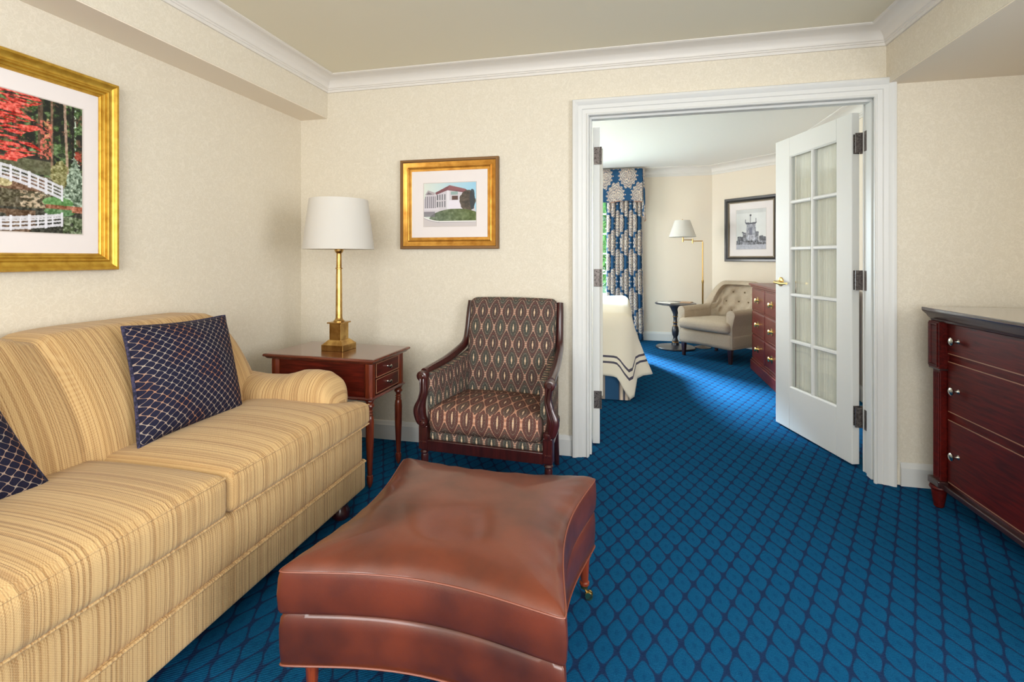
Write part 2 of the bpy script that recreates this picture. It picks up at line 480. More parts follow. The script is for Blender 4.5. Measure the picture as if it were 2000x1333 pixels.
        def place(p):
            q = Vector([max(-(hf[i] - r), min(hf[i] - r, p[i])) for i in range(3)])
            d = p - q
            if d.length > 1e-9: d = d.normalized() * r
            p2 = q + d
            nx = [max(-1, min(1, p2[i] / hf[i])) for i in range(3)]
            for i in range(3):
                j, k = (i + 1) % 3, (i + 2) % 3
                w = max(0, (1 - nx[j] ** 2)) ** pw * max(0, (1 - nx[k] ** 2)) ** pw
                if nx[i] > 0: p2[i] += puff[2 * i + 1] * w * nx[i]
                else: p2[i] += puff[2 * i] * w * nx[i]
            p2 = p2 + c
            if deform: p2 = Vector(deform(p2))
            return p2
        for ax in range(3):
            b, d = (ax + 1) % 3, (ax + 2) % 3
            for sg in (-1, 1):
                gb, gd = pr[b], pr[d]; nb, nd = len(gb), len(gd); vs = []; src = []
                for i in range(nb):
                    for j in range(nd):
                        p = Vector((0, 0, 0)); p[ax] = sg * hf[ax]; p[b] = gb[i]; p[d] = gd[j]
                        src.append(p + c); vs.append(place(p))
                fs = []; uu = []
                for i in range(nb - 1):
                    for j in range(nd - 1):
                        f = (i * nd + j, (i + 1) * nd + j, (i + 1) * nd + j + 1, i * nd + j + 1)
                        if sg < 0: f = f[::-1]
                        fs.append(f)
                n0 = len(s.f); s.add(vs, fs)
                if uvf:
                    for q, f in enumerate(fs): s.uv[n0 + q] = [uvf(ax * 2 + (sg > 0), src[k2]) for k2 in f]
        return s
    def build(s, name, mat, parent=None, smooth=True, bevel=0, ang=35, sub=0, weld=True, seg=2, loc=None):
        me = bpy.data.meshes.new(name)
        me.from_pydata(s.v, [], s.f)
        if s.uv:
            ul = me.uv_layers.new(name='UVMap'); li = 0
            for i, f in enumerate(s.f):
                q = s.uv.get(i)
                for k in range(len(f)):
                    ul.data[li].uv = q[k] if q else (0, 0); li += 1
        me.update()
        bm = bmesh.new(); bm.from_mesh(me)
        if weld: bmesh.ops.remove_doubles(bm, verts=bm.verts, dist=2e-5)
        bmesh.ops.recalc_face_normals(bm, faces=bm.faces)
        bm.to_mesh(me); bm.free()
        if smooth:
            me.polygons.foreach_set('use_smooth', [True] * len(me.polygons)); me.set_sharp_from_angle(angle=R(ang))
        me.materials.append(mat)
        o = bpy.data.objects.new(name, me); COL.objects.link(o)
        if parent: o.parent = parent
        if loc: o.location = loc
        if bevel:
            b = o.modifiers.new('bevel', 'BEVEL'); b.width = bevel; b.segments = seg; b.limit_method = 'ANGLE'; b.angle_limit = R(40)
        if sub:
            q = o.modifiers.new('sub', 'SUBSURF'); q.levels = q.render_levels = sub
        return o


def thing(name, label, cat, loc=(0, 0, 0), rz=0, group=None):
    o = bpy.data.objects.new(name, None); COL.objects.link(o)
    o.empty_display_size = .1
    o.location = loc; o.rotation_euler = (0, 0, rz)
    o['label'] = label; o['category'] = cat
    if group: o['group'] = group
    return o


def tag(o, label, cat, group=None):
    o['label'] = label; o['category'] = cat
    if group: o['group'] = group
    return o


def struct(name, label=None, mb=None, mat=None, **k):
    if mb is None:
        o = bpy.data.objects.new(name, None); COL.objects.link(o); o.empty_display_size = .1
    else: o = mb.build(name, mat, None, **k)
    o['kind'] = 'structure'
    if label: o['label'] = label
    return o


def dup(src, parent, loc=None):
    c = src.copy(); COL.objects.link(c); c.parent = parent
    if loc: c.location = loc
    for ch in list(src.children): dup(ch, c)
    return c


X3, Y3, Z3 = (1, 0, 0), (0, 1, 0), (0, 0, 1)
XL, XSL, XSR, XR = -2.172, -1.965, 1.369, 2.03
YW, YWB, YN = 2.945, 3.08, -1.70
ZC, ZB = 2.414, 2.50
OX0, OX1, OZ = -.193, 1.325, 2.06
BXR, BXL, BYW = 1.96, -3.0, 7.31
DIAG = 8.555   # x + y on the slanting bedroom wall

# ------------------------------------------------------------------ room shell
struct('floor', 'deep blue carpet with a darker diamond lattice', MB().box(BXL - .1, XR + .6, YN - .1, BYW + .1, -.05, 0), M['carpet'], smooth=False)
struct('wall_left', 'cream scroll wallpaper wall behind the sofa', MB().box(XL - .1, XL, YN - .1, YW, 0, 2.6), M['paper'], smooth=False)
wb = MB()
wb.box(XL - .1, OX0 - .03, YW, YWB - .004, 0, 2.7).box(OX1 + .03, XR + .1, YW, YWB - .004, 0, 2.7).box(OX0 - .03, OX1 + .03, YW, YWB - .004, OZ + .03, 2.7)
struct('wall_back', 'cream scroll wallpaper wall holding the double doorway', wb, M['paper'], smooth=False)
wb = MB()
wb.box(BXL, OX0 - .03, YWB - .004, YWB, 0, 2.7).box(OX1 + .03, BXR + .1, YWB - .004, YWB, 0, 2.7).box(OX0 - .03, OX1 + .03, YWB - .004, YWB, OZ + .03, 2.7)
struct('wall_bedroom_near', 'bedroom face of the doorway wall', wb, M['bed_wall'], smooth=False)
# right wall with a window near the camera, wall behind the camera with a window
struct('wall_right', 'wallpapered wall behind the dresser',
       MB().box(XR, XR + .1, .8, YW, 0, 2.6).box(XR, XR + .1, YN, -.7, 0, 2.6).box(XR, XR + .1, -.7, .8, 0, .75).box(XR, XR + .1, -.7, .8, 2.15, 2.6), M['paper'], smooth=False)
struct('wall_front', 'wallpapered wall behind the camera',
       MB().box(XL, -1.55, YN - .1, YN, 0, 2.6).box(.95, XR, YN - .1, YN, 0, 2.6).box(-1.55, .95, YN - .1, YN, 0, .7).box(-1.55, .95, YN - .1, YN, 2.2, 2.6), M['paper'], smooth=False)
struct('ceiling', 'beige living room ceiling', MB().box(XL - .1, XR + .1, YN - .1, YW + .02, ZC, ZC + .08), M['ceil'], smooth=False)
# soffits
struct('trim_1', 'boxed wallpapered soffit along the left wall', MB().box(XL, XSL, YN, YW, 2.157, ZC), M['paper'], smooth=False)
struct('trim_2', 'boxed soffit along the right wall', MB().box(XSR, XR, YN, YW, 2.127, ZC), M['paper'], smooth=False)
sf = MB().box(XL, XSL - .002, YN, YW, 2.152, 2.1575).box(XSR + .002, XR, YN, YW, 2.122, 2.1275)
struct('trim_3', 'painted undersides of the soffits', sf, M['soffit'], smooth=False)

def crown_prof(h, w):
    p = [(0, -h), (.010, -h), (.012, -h * .90), (.012, -h * .84), (.017, -h * .82), (.017, -h * .74), (.023, -h * .70)]
    for i in range(1, 9):
        a = PI / 2 * i / 8
        p.append((.023 + (w - .035) * (1 - math.cos(a)), -h * .70 + h * .58 * math.sin(a)))
    p += [(w - .008, -h * .10), (w, -h * .06), (w, -.0005), (0, -.0005)]
    return p
struct('trim_4', 'white crown moulding round the living room ceiling',
       MB().mould([(XSL, YN), (XSL, YW), (XSR, YW), (XSR, YN)], crown_prof(.088, .115), X3, Y3, Z3, org=(0, 0, ZC), side=-1), M['trim_paint'], ang=28)
# baseboards
BP = [(0, 0), (.016, 0), (.016, .095), (.012, .100), (.010, .110), (.005, .120), (0, .122)]
struct('baseboard_left', 'white baseboard behind the sofa', MB().mould([(XL, YN), (XL, YW)], BP, X3, Y3, Z3, side=-1), M['white_paint'], ang=28)
bb = MB().mould([(XL + .017, YW), (OX0 - .100, YW)], BP, X3, Y3, Z3, side=-1).mould([(OX1 + .105, YW), (XR - .017, YW)], BP, X3, Y3, Z3, side=-1)
struct('baseboard_back', 'white baseboard under the doorway wall', bb, M['white_paint'], ang=28)
struct('baseboard_right', 'white baseboard behind the dresser', MB().mould([(XR, YW), (XR, YN)], BP, X3, Y3, Z3, side=-1), M['white_paint'], ang=28)
# door casing
CP = [(0, 0), (0, .012), (.004, .016), (.010, .016), (.014, .010), (.036, .013), (.040, .018), (.060, .021), (.072, .030), (.080, .034), (.092, .034), (.096, .028), (.096, 0)]
ci0, ci1, ciz = OX0 - .004, OX1 - .016, OZ - .004
cs = MB().mould([(ci0, 0), (ci0, ciz), (ci1, ciz), (ci1, 0)], CP, X3, Z3, (0, -1, 0), org=(0, YW, 0), side=1)
struct('trim_5', 'white moulded casing round the double doorway', cs, M['white_paint'], ang=25)
jm = MB().box(OX0 - .03, OX0, YW - .002, YWB, 0, OZ + .03).box(OX1, OX1 + .03, YW - .002, YWB, 0, OZ + .03).box(OX0, OX1, YW - .002, YWB, OZ, OZ + .03)
jm.box(OX0, OX0 + .012, YW + .035, YW + .085, 0, OZ).box(OX1 - .012, OX1, YW + .035, YW + .085, 0, OZ).box(OX0 + .012, OX1 - .012, YW + .035, YW + .085, OZ - .014, OZ)
struct('trim_6', 'white door jamb and stops lining the doorway', jm, M['white_paint'], smooth=False, bevel=.002)
cs = MB().mould([(ci0, 0), (ci0, ciz), (ci1, ciz), (ci1, 0)], [(0.012, 0), (.012, .012), (.08, .016), (.085, 0)], X3, Z3, (0, 1, 0), org=(0, YWB, 0), side=1)
struct('trim_7', 'casing on the bedroom side of the doorway', cs, M['white_paint'], ang=25)

# bedroom shell
xc = DIAG - BYW; yc = DIAG - BXR
WX0, WX1, WZ0, WZ1 = -1.55, -.06, .62, 2.20
w = MB().box(BXL, WX0, BYW, BYW + .12, 0, 2.7).box(WX1, xc + .1, BYW, BYW + .12, 0, 2.7).box(WX0, WX1, BYW, BYW + .12, 0, WZ0).box(WX0, WX1, BYW, BYW + .12, WZ1, 2.7)
struct('wall_bedroom_window', 'cream bedroom wall with the curtained window', w, M['bed_wall'], smooth=False)
struct('wall_bedroom_slanted', 'slanting cream bedroom wall with the black framed picture',
       MB().prism([(xc, BYW), (BXR, yc), (BXR + .15, yc + .08), (xc + .1, BYW + .15)], 0, 2.7, 'z'), M['bed_wall'], smooth=False)
struct('wall_bedroom_right', 'cream bedroom wall behind the chest of drawers', MB().box(BXR, BXR + .1, YWB - .1, yc + .06, 0, 2.7), M['bed_wall'], smooth=False)
struct('wall_bedroom_left', 'bedroom wall at the head of the bed',
       MB().box(BXL - .1, BXL, YWB - .1, 4.3, 0, 2.7).box(BXL - .1, BXL, 6.1, BYW + .1, 0, 2.7).box(BXL - .1, BXL, 4.3, 6.1, 0, .75).box(BXL - .1, BXL, 4.3, 6.1, 2.2, 2.7), M['bed_wall'], smooth=False)
struct('ceiling_bedroom', 'white bedroom ceiling', MB().box(BXL - .1, BXR + .1, YWB, BYW + .1, ZB, ZB + .08), M['ceil_bed'], smooth=False)
struct('trim_8', 'cream crown moulding round the bedroom ceiling',
       MB().mould([(BXL, BYW), (xc, BYW), (BXR, yc), (BXR, YWB)], crown_prof(.125, .12), X3, Y3, Z3, org=(0, 0, ZB), side=-1), M['trim_paint'], ang=28)
struct('baseboard_bedroom', 'white baseboard round the bedroom', MB().mould([(BXL, BYW), (xc, BYW), (BXR, yc), (BXR, YWB)], [(a, b * 1.05) for a, b in BP], X3, Y3, Z3, side=-1), M['white_paint'], ang=28)

# ------------------------------------------------------------------ windows
def window(name, label, x0, x1, z0, z1, nx, nz, T, glass=True):
    """built in the XZ plane facing -Y, then moved by T"""
    w = struct(name, label); w.matrix_world = T
    MB().box(x0, x0 + .05, 0, .07, z0, z1).box(x1 - .05, x1, 0, .07, z0, z1).box(x0 + .05, x1 - .05, 0, .07, z1 - .05, z1).box(x0 + .05, x1 - .05, 0, .07, z0, z0 + .05).build('window_frame', M['white_paint'], w, smooth=False, bevel=.003)
    MB().box(x0 - .03, x1 + .03, -.05, .02, z0 - .03, z0).build('window_sill', M['white_paint'], w, smooth=False, bevel=.004)
    dx = (x1 - x0 - .1) / nx; dz = (z1 - z0 - .1) / nz
    for i in range(1, nx):
        MB().box(x0 + .05 + dx * i - .011, x0 + .05 + dx * i + .011, .02, .05, z0 + .05, z1 - .05).build('muntin', M['white_paint'], w, smooth=False, bevel=.003)
    for j in range(1, nz):
        MB().box(x0 + .05, x1 - .05, .021, .049, z0 + .05 + dz * j - .011, z0 + .05 + dz * j + .011).build('muntin', M['white_paint'], w, smooth=False, bevel=.003)
    if glass:
        g = None
        for i in range(nx):
            for j in range(nz):
                a = x0 + .05 + dx * i + .011; b = z0 + .05 + dz * j + .011
                if g is None: g = MB().box(0, dx - .022, .033, .037, 0, dz - .022).build('pane', M['glass'], w, smooth=False, loc=(a, 0, b))
                else: dup(g, w, (a, 0, b))
    return w
window('window_1', 'bedroom window of small white-framed panes beside the damask curtain', WX0, WX1, WZ0, WZ1, 5, 5, Matrix.Translation((0, BYW + .01, 0)))
window('window_2', 'window in the wall behind the camera', -1.55, .95, .7, 2.2, 4, 3, Matrix.Translation((0, YN - .02, 0)) @ Matrix.Rotation(PI, 4, 'Z') @ Matrix.Translation((.6, 0, 0)), glass=False)
window('window_3', 'window in the right wall near the camera', -.8, .7, .75, 2.15, 3, 3, Matrix.Translation((XR + .02, 0, 0)) @ Matrix.Rotation(-PI / 2, 4, 'Z'), glass=False)
window('window_4', 'added unseen window beside the head of the bed, for the fill light', 4.3, 6.1, .75, 2.2, 3, 3, Matrix.Translation((BXL - .02, 0, 0)) @ Matrix.Rotation(PI / 2, 4, 'Z'), glass=False)  # made-up window out of view, goes with the bedroom fill lamp

# ------------------------------------------------------------------ french doors
LW, LT, LZ0, LZ1 = .735, .0445, .012, 2.035
GS = [(.125, .338), (.362, .575)]; GZ0, GZ1 = .305, 1.905
def door(name, label, org, ang, flip):
    """leaf along +x from the hinge; face y=0 towards the viewer, thickness to +y (flip mirrors)"""
    d = struct(name, label); d.location = (org[0], org[1], 0); d.rotation_euler = (0, 0, ang)
    sg = -1 if flip else 1
    T = Matrix.Diagonal((1, sg, 1, 1))
    def mb(): return MB().tf(T)
    kw = dict(smooth=False, bevel=.003)
    mb().box(0, GS[0][0], 0, LT, LZ0, LZ1).build('hinge_stile', M['white_paint'], d, **kw)
    mb().box(GS[1][1], LW, 0, LT, LZ0, LZ1).build('lock_stile', M['white_paint'], d, **kw)
    mb().box(GS[0][0], GS[1][1], 0, LT, LZ0, GZ0).build('bottom_rail', M['white_paint'], d, **kw)
    mb().box(GS[0][0], GS[1][1], 0, LT, GZ1, LZ1).build('top_rail', M['white_paint'], d, **kw)
    # glazing bars with bevelled beads
    mpx = (GS[0][1] + GS[1][0]) / 2
    bar = [(-.012, .010), (-.006, .004), (.006, .004), (.012, .010), (.012, .034), (.006, .040), (-.006, .040), (-.012, .034)]
    mb().prism([(mpx + a, b) for a, b in bar], GZ0, GZ1, 'z').build('muntin', M['white_paint'], d, smooth=False)
    dz = (GZ1 - GZ0) / 5
    for j in range(1, 5):
        for (a, b) in GS:
            mb().prism([(y_, GZ0 + dz * j + x_) for x_, y_ in bar], a, b, 'x').build('muntin', M['white_paint'], d, smooth=False)
    for (a, b) in GS:   # sticking round the lights
        for j in range(5):
            z0 = GZ0 + dz * j + (.012 if j else 0); z1 = GZ0 + dz * (j + 1) - (.012 if j < 4 else 0)
            mb().box(a, b, .020, .024, z0, z1).build('pane', M['glass'], d, smooth=False)
    bd = MB().tf(T)
    bd.mould([(GS[0][0], GZ0), (GS[1][1], GZ0), (GS[1][1], GZ1), (GS[0][0], GZ1)], [(0, .001), (.008, .007), (.008, .018), (0, .018)], X3, Z3, Y3, closed=True, side=1)
    bd.build('glazing_bead', M['white_paint'], d, smooth=False)
    # gathered voile behind the glass
    def shf(u, v):
        x = GS[0][0] - .012 + u * (GS[1][1] - GS[0][0] + .024)
        ph = x * 2 * PI / .021 + 1.3 * math.sin(x * 31) + .5 * math.sin(x * 77 + v * 1.5)
        return (x, LT + .018 + .0095 * math.sin(ph) + .003 * math.sin(x * 140), GZ0 - .02 + v * (GZ1 - GZ0 + .04))
    mb().grid(shf, 190, 5).build('sheer_curtain', M['sheer'], d, ang=80)
    for zz in (GZ0 - .012, GZ1 + .012):
        mb().tube([(GS[0][0] - .02, LT + .014, zz), (GS[1][1] + .02, LT + .014, zz)], .004, 8).build('curtain_rod', M['bright_brass'], d)
    # hinges on the hinge edge, knuckle towards the jamb
    for zc in (1.853, 1.072, .293):
        h = mb().box(-.0025, .001, .007, LT - .001, zc - .056, zc + .056).build('hinge', M['hinge'], d, smooth=False, bevel=.001)
        h['label'] = 'dark bronze butt hinge'
        k = MB().tf(T)
        for q in range(5):
            k.lathe([(.0065, zc - .056 + q * .0226), (.0065, zc - .056 + q * .0226 + .0215)], (-.006, LT + .006, 0), 10)
        k.build('knuckle', M['hinge'], h)
        mb().box(-.052, -.0118, LT + .0015, LT + .0035, zc - .056, zc + .056).build('hinge_leaf', M['hinge'], h, smooth=False) if False else None
        for (yy, dz_) in ((.024, .040), (.014, .014), (.014, -.014), (.024, -.040)):
            mb().lathe([(.0, -.0035), (.0032, -.0033), (.0036, -.0022)], (0, yy, zc + dz_), 8, axis='x').build('screw', M['screw'], h)
    return d

dr = door('door_2', 'open white french door leaf with ten panes and gathered voile', (1.288, 3.141), math.atan2(.962, -.273), True)
# lever handles on both faces
Td = Matrix.Diagonal((1, -1, 1, 1))
hd = MB().tf(Td).lathe([(.0, -.010), (.020, -.010), (.031, -.006), (.033, 0)], (.672, 0, 1.03), 24, axis='y').build('door_handle', M['lamp_brass'], dr)
hd['label'] = 'brass lever handle'
MB().tf(Td).tube([(.672, -.008, 1.03), (.672, -.045, 1.03), (.662, -.052, 1.028), (.590, -.052, 1.020), (.530, -.050, 1.024)], [.010, .009, .011, .009, .008], 12).build('lever', M['bright_brass'], hd)
hd2 = MB().tf(Td).lathe([(.033, LT), (.031, LT + .006), (.020, LT + .010), (.0, LT + .010)], (.672, 0, 1.03), 24, axis='y').build('door_handle', M['brass'], dr)
MB().tf(Td).tube([(.672, LT + .008, 1.03), (.672, LT + .045, 1.03), (.662, LT + .052, 1.028), (.60, LT + .054, 1.022)], [.010, .009, .010, .008], 12).build('lever', M['bright_brass'], hd2)
dl = door('door_1', 'left french door leaf seen by its hinged edge', (-.183, 3.132), R(96), True)
# hinge leaves screwed to the jamb
for zc in (1.853, 1.072, .293):
    o = struct('trim_%d' % (9 + int(zc * 2)), 'bronze hinge leaf on the right jamb', MB().box(OX1 - .002, OX1 + .001, YWB - .036, YWB + .03, zc - .056, zc + .056).box(OX1 - .034, OX1 + .0, YWB + .024, YWB + .032, zc - .056, zc + .056), M['hinge'], smooth=False)

# ------------------------------------------------------------------ printed pictures (flat prints, coloured per cell)
def print_sheet(W, H, nx, ny, paint, T, parent, name='print'):
    """paint(U,V)->rgb sRGB 0..1 arrays; U right, V up"""
    U, V = np.meshgrid((np.arange(nx + 1)) / nx, (np.arange(ny + 1)) / ny)
    rgb = np.clip(paint(U, V), 0, 1)
    lin = np.where(rgb <= .04045, rgb / 12.92, ((rgb + .055) / 1.055) ** 2.4)
    vs = np.stack([U.ravel() * W, np.zeros(U.size), V.ravel() * H], 1)
    idx = np.arange(U.size).reshape(ny + 1, nx + 1)
    fs = np.stack([idx[:-1, :-1], idx[:-1, 1:], idx[1:, 1:], idx[1:, :-1]], -1).reshape(-1, 4)
    me = bpy.data.meshes.new(name); me.from_pydata([tuple(T @ Vector(v)) for v in vs], [], fs.tolist())
    ca = me.color_attributes.new('Col', 'FLOAT_COLOR', 'POINT')
    ca.data.foreach_set('color', np.concatenate([lin.reshape(-1, 3), np.ones((U.size, 1))], 1).ravel().astype(np.float32))
    me.materials.append(M['print']); me.update()
    o = bpy.data.objects.new(name, me); COL.objects.link(o); o.parent = parent
    return o

_rng = np.random.default_rng(3)
def vnoise(U, V, f, seed=0, oct=3):
    out = np.zeros_like(U); amp = 1; tot = 0
    for k in range(oct):
        g = np.random.default_rng(seed + k * 17).random((64, 64)); ff = f * 2 ** k
        x = U * ff; y = V * ff; xi = np.floor(x).astype(int); yi = np.floor(y).astype(int); fx = x - xi; fy = y - yi
        fx = fx * fx * (3 - 2 * fx); fy = fy * fy * (3 - 2 * fy)
        a = g[yi % 64, xi % 64]; b = g[yi % 64, (xi + 1) % 64]; c = g[(yi + 1) % 64, xi % 64]; d = g[(yi + 1) % 64, (xi + 1) % 64]
        out += amp * ((a * (1 - fx) + b * fx) * (1 - fy) + (c * (1 - fx) + d * fx) * fy); tot += amp; amp *= .55
    return out / tot
def put(img, mask, col, a=1.0):
    m_ = (np.asarray(mask, float) * a)[..., None]; col = np.asarray(col, float)
    if col.ndim == 1: col = col / 255.0
    img[:] = img * (1 - m_) + col * m_
def poly(U, V, pts):
    inside = np.zeros(U.shape, bool); n = len(pts)
    for i in range(n):
        x1, y1 = pts[i]; x2, y2 = pts[(i + 1) % n]
        if y1 == y2: continue
        c = ((V >= min(y1, y2)) & (V < max(y1, y2))) & (U < (V - y1) * (x2 - x1) / (y2 - y1) + x1)
        inside ^= c
    return inside

def paint_garden(U, V):
    """autumn garden pond with an arched white bridge; w measures the right third of the sheet"""
    w = (U - .67) / .33
    img = np.ones(U.shape + (3,)) * np.array([44, 48, 38]) / 255
    n1 = vnoise(w * .55 + 3, V, 30, 1, 4); n2 = vnoise(w * .55 + 3, V, 70, 5, 3); n3 = vnoise(w * .5 + 3, V, 9, 9, 3)
    g = lambda r_, g_, b_, k=.5, n=None: np.stack([np.clip(c / 255 + k * ((n2 if n is None else n) - .5), 0, 1) for c in (r_, g_, b_)], -1)
    put(img, n1 > .50, g(66, 86, 52), .85); put(img, n1 > .60, g(104, 130, 84), .8); put(img, n1 < .40, (32, 34, 32), .8)
    put(img, (n3 > .56) & (n2 > .52) & (V > .5), (134, 92, 72), .6)
    put(img, (V > .43) & (V < .545) & (w < .62), g(98, 98, 74, .3), .92); put(img, (V > .535) & (V < .56) & (w < .62), (46, 44, 42), .8)
    # trunks
    for x, wd, c, v0 in ((.60, .014, (140, 110, 92), .42), (.455, .03, (92, 74, 60), .56), (.79, .017, (178, 150, 132), .38), (.875, .014, (42, 38, 36), .5), (.15, .02, (60, 52, 44), .5), (-.4, .03, (70, 56, 46), .5), (-1.1, .04, (70, 56, 46), .5)):
        xx = x - (V - .6) * (.07 if x == .79 else 0) + .006 * (n1 - .5)
        put(img, (np.abs(w - xx) < wd) & (V > v0), g(*c, .3), .92)
    # scattered sunlit red foliage
    put(img, (np.abs(w - .53) < .07 + .05 * (n3 - .5)) & (V > .55) & (V < .84) & (n2 > .47), g(186, 92, 76, .6), .9)
    put(img, (np.abs(w - .94) < .05) & (V > .52) & (V < .66) & (n1 > .52), g(170, 66, 56, .5), .85)
    put(img, (np.abs(w - .55) < .05) & (V > .72) & (V < .86) & (n1 > .52), g(206, 160, 110, .5), .7)
    # layered boughs of the red maple
    st = vnoise(w * .35 + 3, V * 4.2, 22, 21, 3); lim = .36 + .12 * np.sin(V * 34) - .5 * np.clip(.62 - V, 0, 1)
    k = (w < lim) & (V > .50)
    put(img, k & (st > .475), g(150, 44, 42, .7), .95); put(img, k & (st > .535), g(206, 62, 54, .7), .95); put(img, k & (st > .61), g(228, 104, 90, .5), .9)
    # bank, shrubs
    put(img, (V < .42) & (w < .62), g(92, 84, 66, .7), .9); put(img, (V < .40) & (V > .30) & (w < .55), g(126, 88, 68, .6), .7)
    put(img, (V < .44) & (w >= .62), g(84, 86, 66, .7), .9)
    put(img, ((w - .70) / .11) ** 2 + ((V - .45) / .10) ** 2 < 1 + 1.2 * (n1 - .5), g(142, 138, 92, .8), .92)
    con = np.abs(w - .90) < (.155 * np.clip((.60 - V) / .30, 0, 1) ** .7 + .07 * (n2 - .5))
    put(img, con & (V > .21), g(124, 142, 124, 1.1), .95)
    put(img, (((w - .05) / .08) ** 2 + ((V - .345) / .03) ** 2 < 1), g(196, 186, 140, .5), .9)
    stn = vnoise(w * .5 + 3, V * 1.6, 60, 77, 1)
    put(img, (V > .18) & (V < .30) & (w > .22) & (w < .55) & (stn > .52), g(196, 176, 150, .4), .85)
    put(img, ((w - .68) / .20) ** 2 + ((V - .235) / .042) ** 2 < 1, g(104, 150, 92, .4), .95)
    # water and reflections
    put(img, V < .175, g(52, 54, 48, .5), .85); put(img, (V < .16) & (w < .4) & (n3 > .5), g(124, 92, 70, .5), .7)
    put(img, ((w - .70) / .20) ** 2 + ((V - .165) / .035) ** 2 < 1, g(98, 140, 92, .4), .85)
    put(img, (V < .13) & (w > .74) & (n1 > .42), g(112, 128, 96, .8), .85)
    put(img, (np.abs(V - .20) < .012 + .006 * n2) & (w > .52), g(150, 88, 68, .5), .9); put(img, (w > .86) & (V > .165) & (V < .215), g(170, 104, 80, .6), .85)
    def bridge(yf, s, end=.73, h_=.085):
        top = yf(w); k = w < end
        for o, t in ((0, .010), (.030, .007), (.055, .007), (h_, .011)): put(img, k & (np.abs(V - (top - s * o)) < t), g(214, 214, 222, .12), .96)
        for i in range(18):
            x = (.725, .61, .525, .43, .325, .22, .115, .01)[i] if i < 8 else .01 - .105 * (i - 7)
            big = i % 2 == 0
            put(img, (np.abs(w - x) < (.014 if big else .010)) & (s * (top - V) > (-.016 if big else 0)) & (s * (top - V) < h_ + (.020 if big else 0)), g(224, 224, 232, .1), .96)
    cl = lambda t: np.clip(t, -3, 1)
    bridge(lambda t: .478 - .125 * np.abs(np.clip(t + .15, -3, 3) / .88) ** 1.5, 1)
    bridge(lambda t: .012 + .055 * np.abs(np.clip(t + .15, -3, 3) / .88) ** 1.5, -1, h_=.075)
    return img

def paint_museum(U, V):
    """columned building with a red hipped roof, lawn and kerb"""
    n1 = vnoise(U, V, 20, 31, 3); n2 = vnoise(U, V, 9, 35, 3)
    sky = np.stack([.86 - .25 * U, .88 - .08 * U, .84 + .06 * U], -1)
    img = sky.copy()
    put(img, poly(U, V, [(0, .30), (0, .62), (.06, .74), (.20, .74), (.44, .84), (.78, .78), (.92, .66), (1, .30)]), (206, 200, 206))
    put(img, poly(U, V, [(.22, .78), (.50, .945), (.80, .85), (.92, .74), (.46, .83), (.24, .73)]), (128, 84, 90))
    put(img, poly(U, V, [(.50, .945), (.80, .85), (.80, .80), (.46, .85)]), (146, 96, 100))
    put(img, poly(U, V, [(.02, .73), (.08, .84), (.22, .78), (.20, .73)]), (178, 168, 172)); put(img, poly(U, V, [(.05, .74), (.085, .80), (.17, .745)]), (120, 114, 120))
    for i in range(6):
        x = .03 + i * .038; put(img, (np.abs(U - x) < .009) & (V > .42) & (V < .70), (120, 116, 126)); 
    for r0 in (.66, .50):
        for i in range(4): put(img, (np.abs(U - (.265 + i * .047)) < .011) & (V > r0 - .06) & (V < r0 + .07 + i * .004), (104, 104, 110))
    put(img, (U > .44) & (U < .50) & (V < .82) & (V > .40), (226, 222, 228)); put(img, (U > .52) & (U < .66) & (V > .72) & (V < .80), (150, 172, 168))
    put(img, (U > .54) & (U < .66) & (V > .60) & (V < .70), (96, 72, 66))
    put(img, poly(U, V, [(.46, .40), (.50, .60), (.68, .60), (.74, .40)]), (228, 222, 232))
    put(img, (((U - .84) / .13) ** 2 + ((V - .58) / .22) ** 2 < .8 + .8 * n2), np.stack([.34 + .3 * (n1 - .5), .30 + .25 * (n1 - .5), .26 + .2 * (n1 - .5)], -1), .95)
    put(img, (((U - .93) / .05) ** 2 + ((V - .62) / .24) ** 2 < .7 + .6 * n1), (62, 66, 74), .9)
    hill = .14 + .26 * np.sqrt(np.clip(1 - ((U - .62) / .52) ** 2, 0, 1))
    put(img, (V < hill), np.stack([.42 + .3 * (n1 - .5) - .06 * U, .47 + .3 * (n1 - .5) - .06 * U, .42 + .3 * (n1 - .5) - .2 * U], -1), .97)
    put(img, (U < .22) & (V > .22) & (V < .34), (120, 116, 124), .8); put(img, (U < .3) & (V > .38) & (V < .42), (220, 214, 222), .7)
    kerb = .11 + .10 * (1 - np.clip(U / .35, 0, 1)) ** 2
    put(img, (V < kerb), (204, 196, 196)); put(img, np.abs(V - kerb) < .012, (236, 234, 232)); put(img, (np.abs(V - kerb + .02) < .008), (150, 146, 158), .7)
    return img

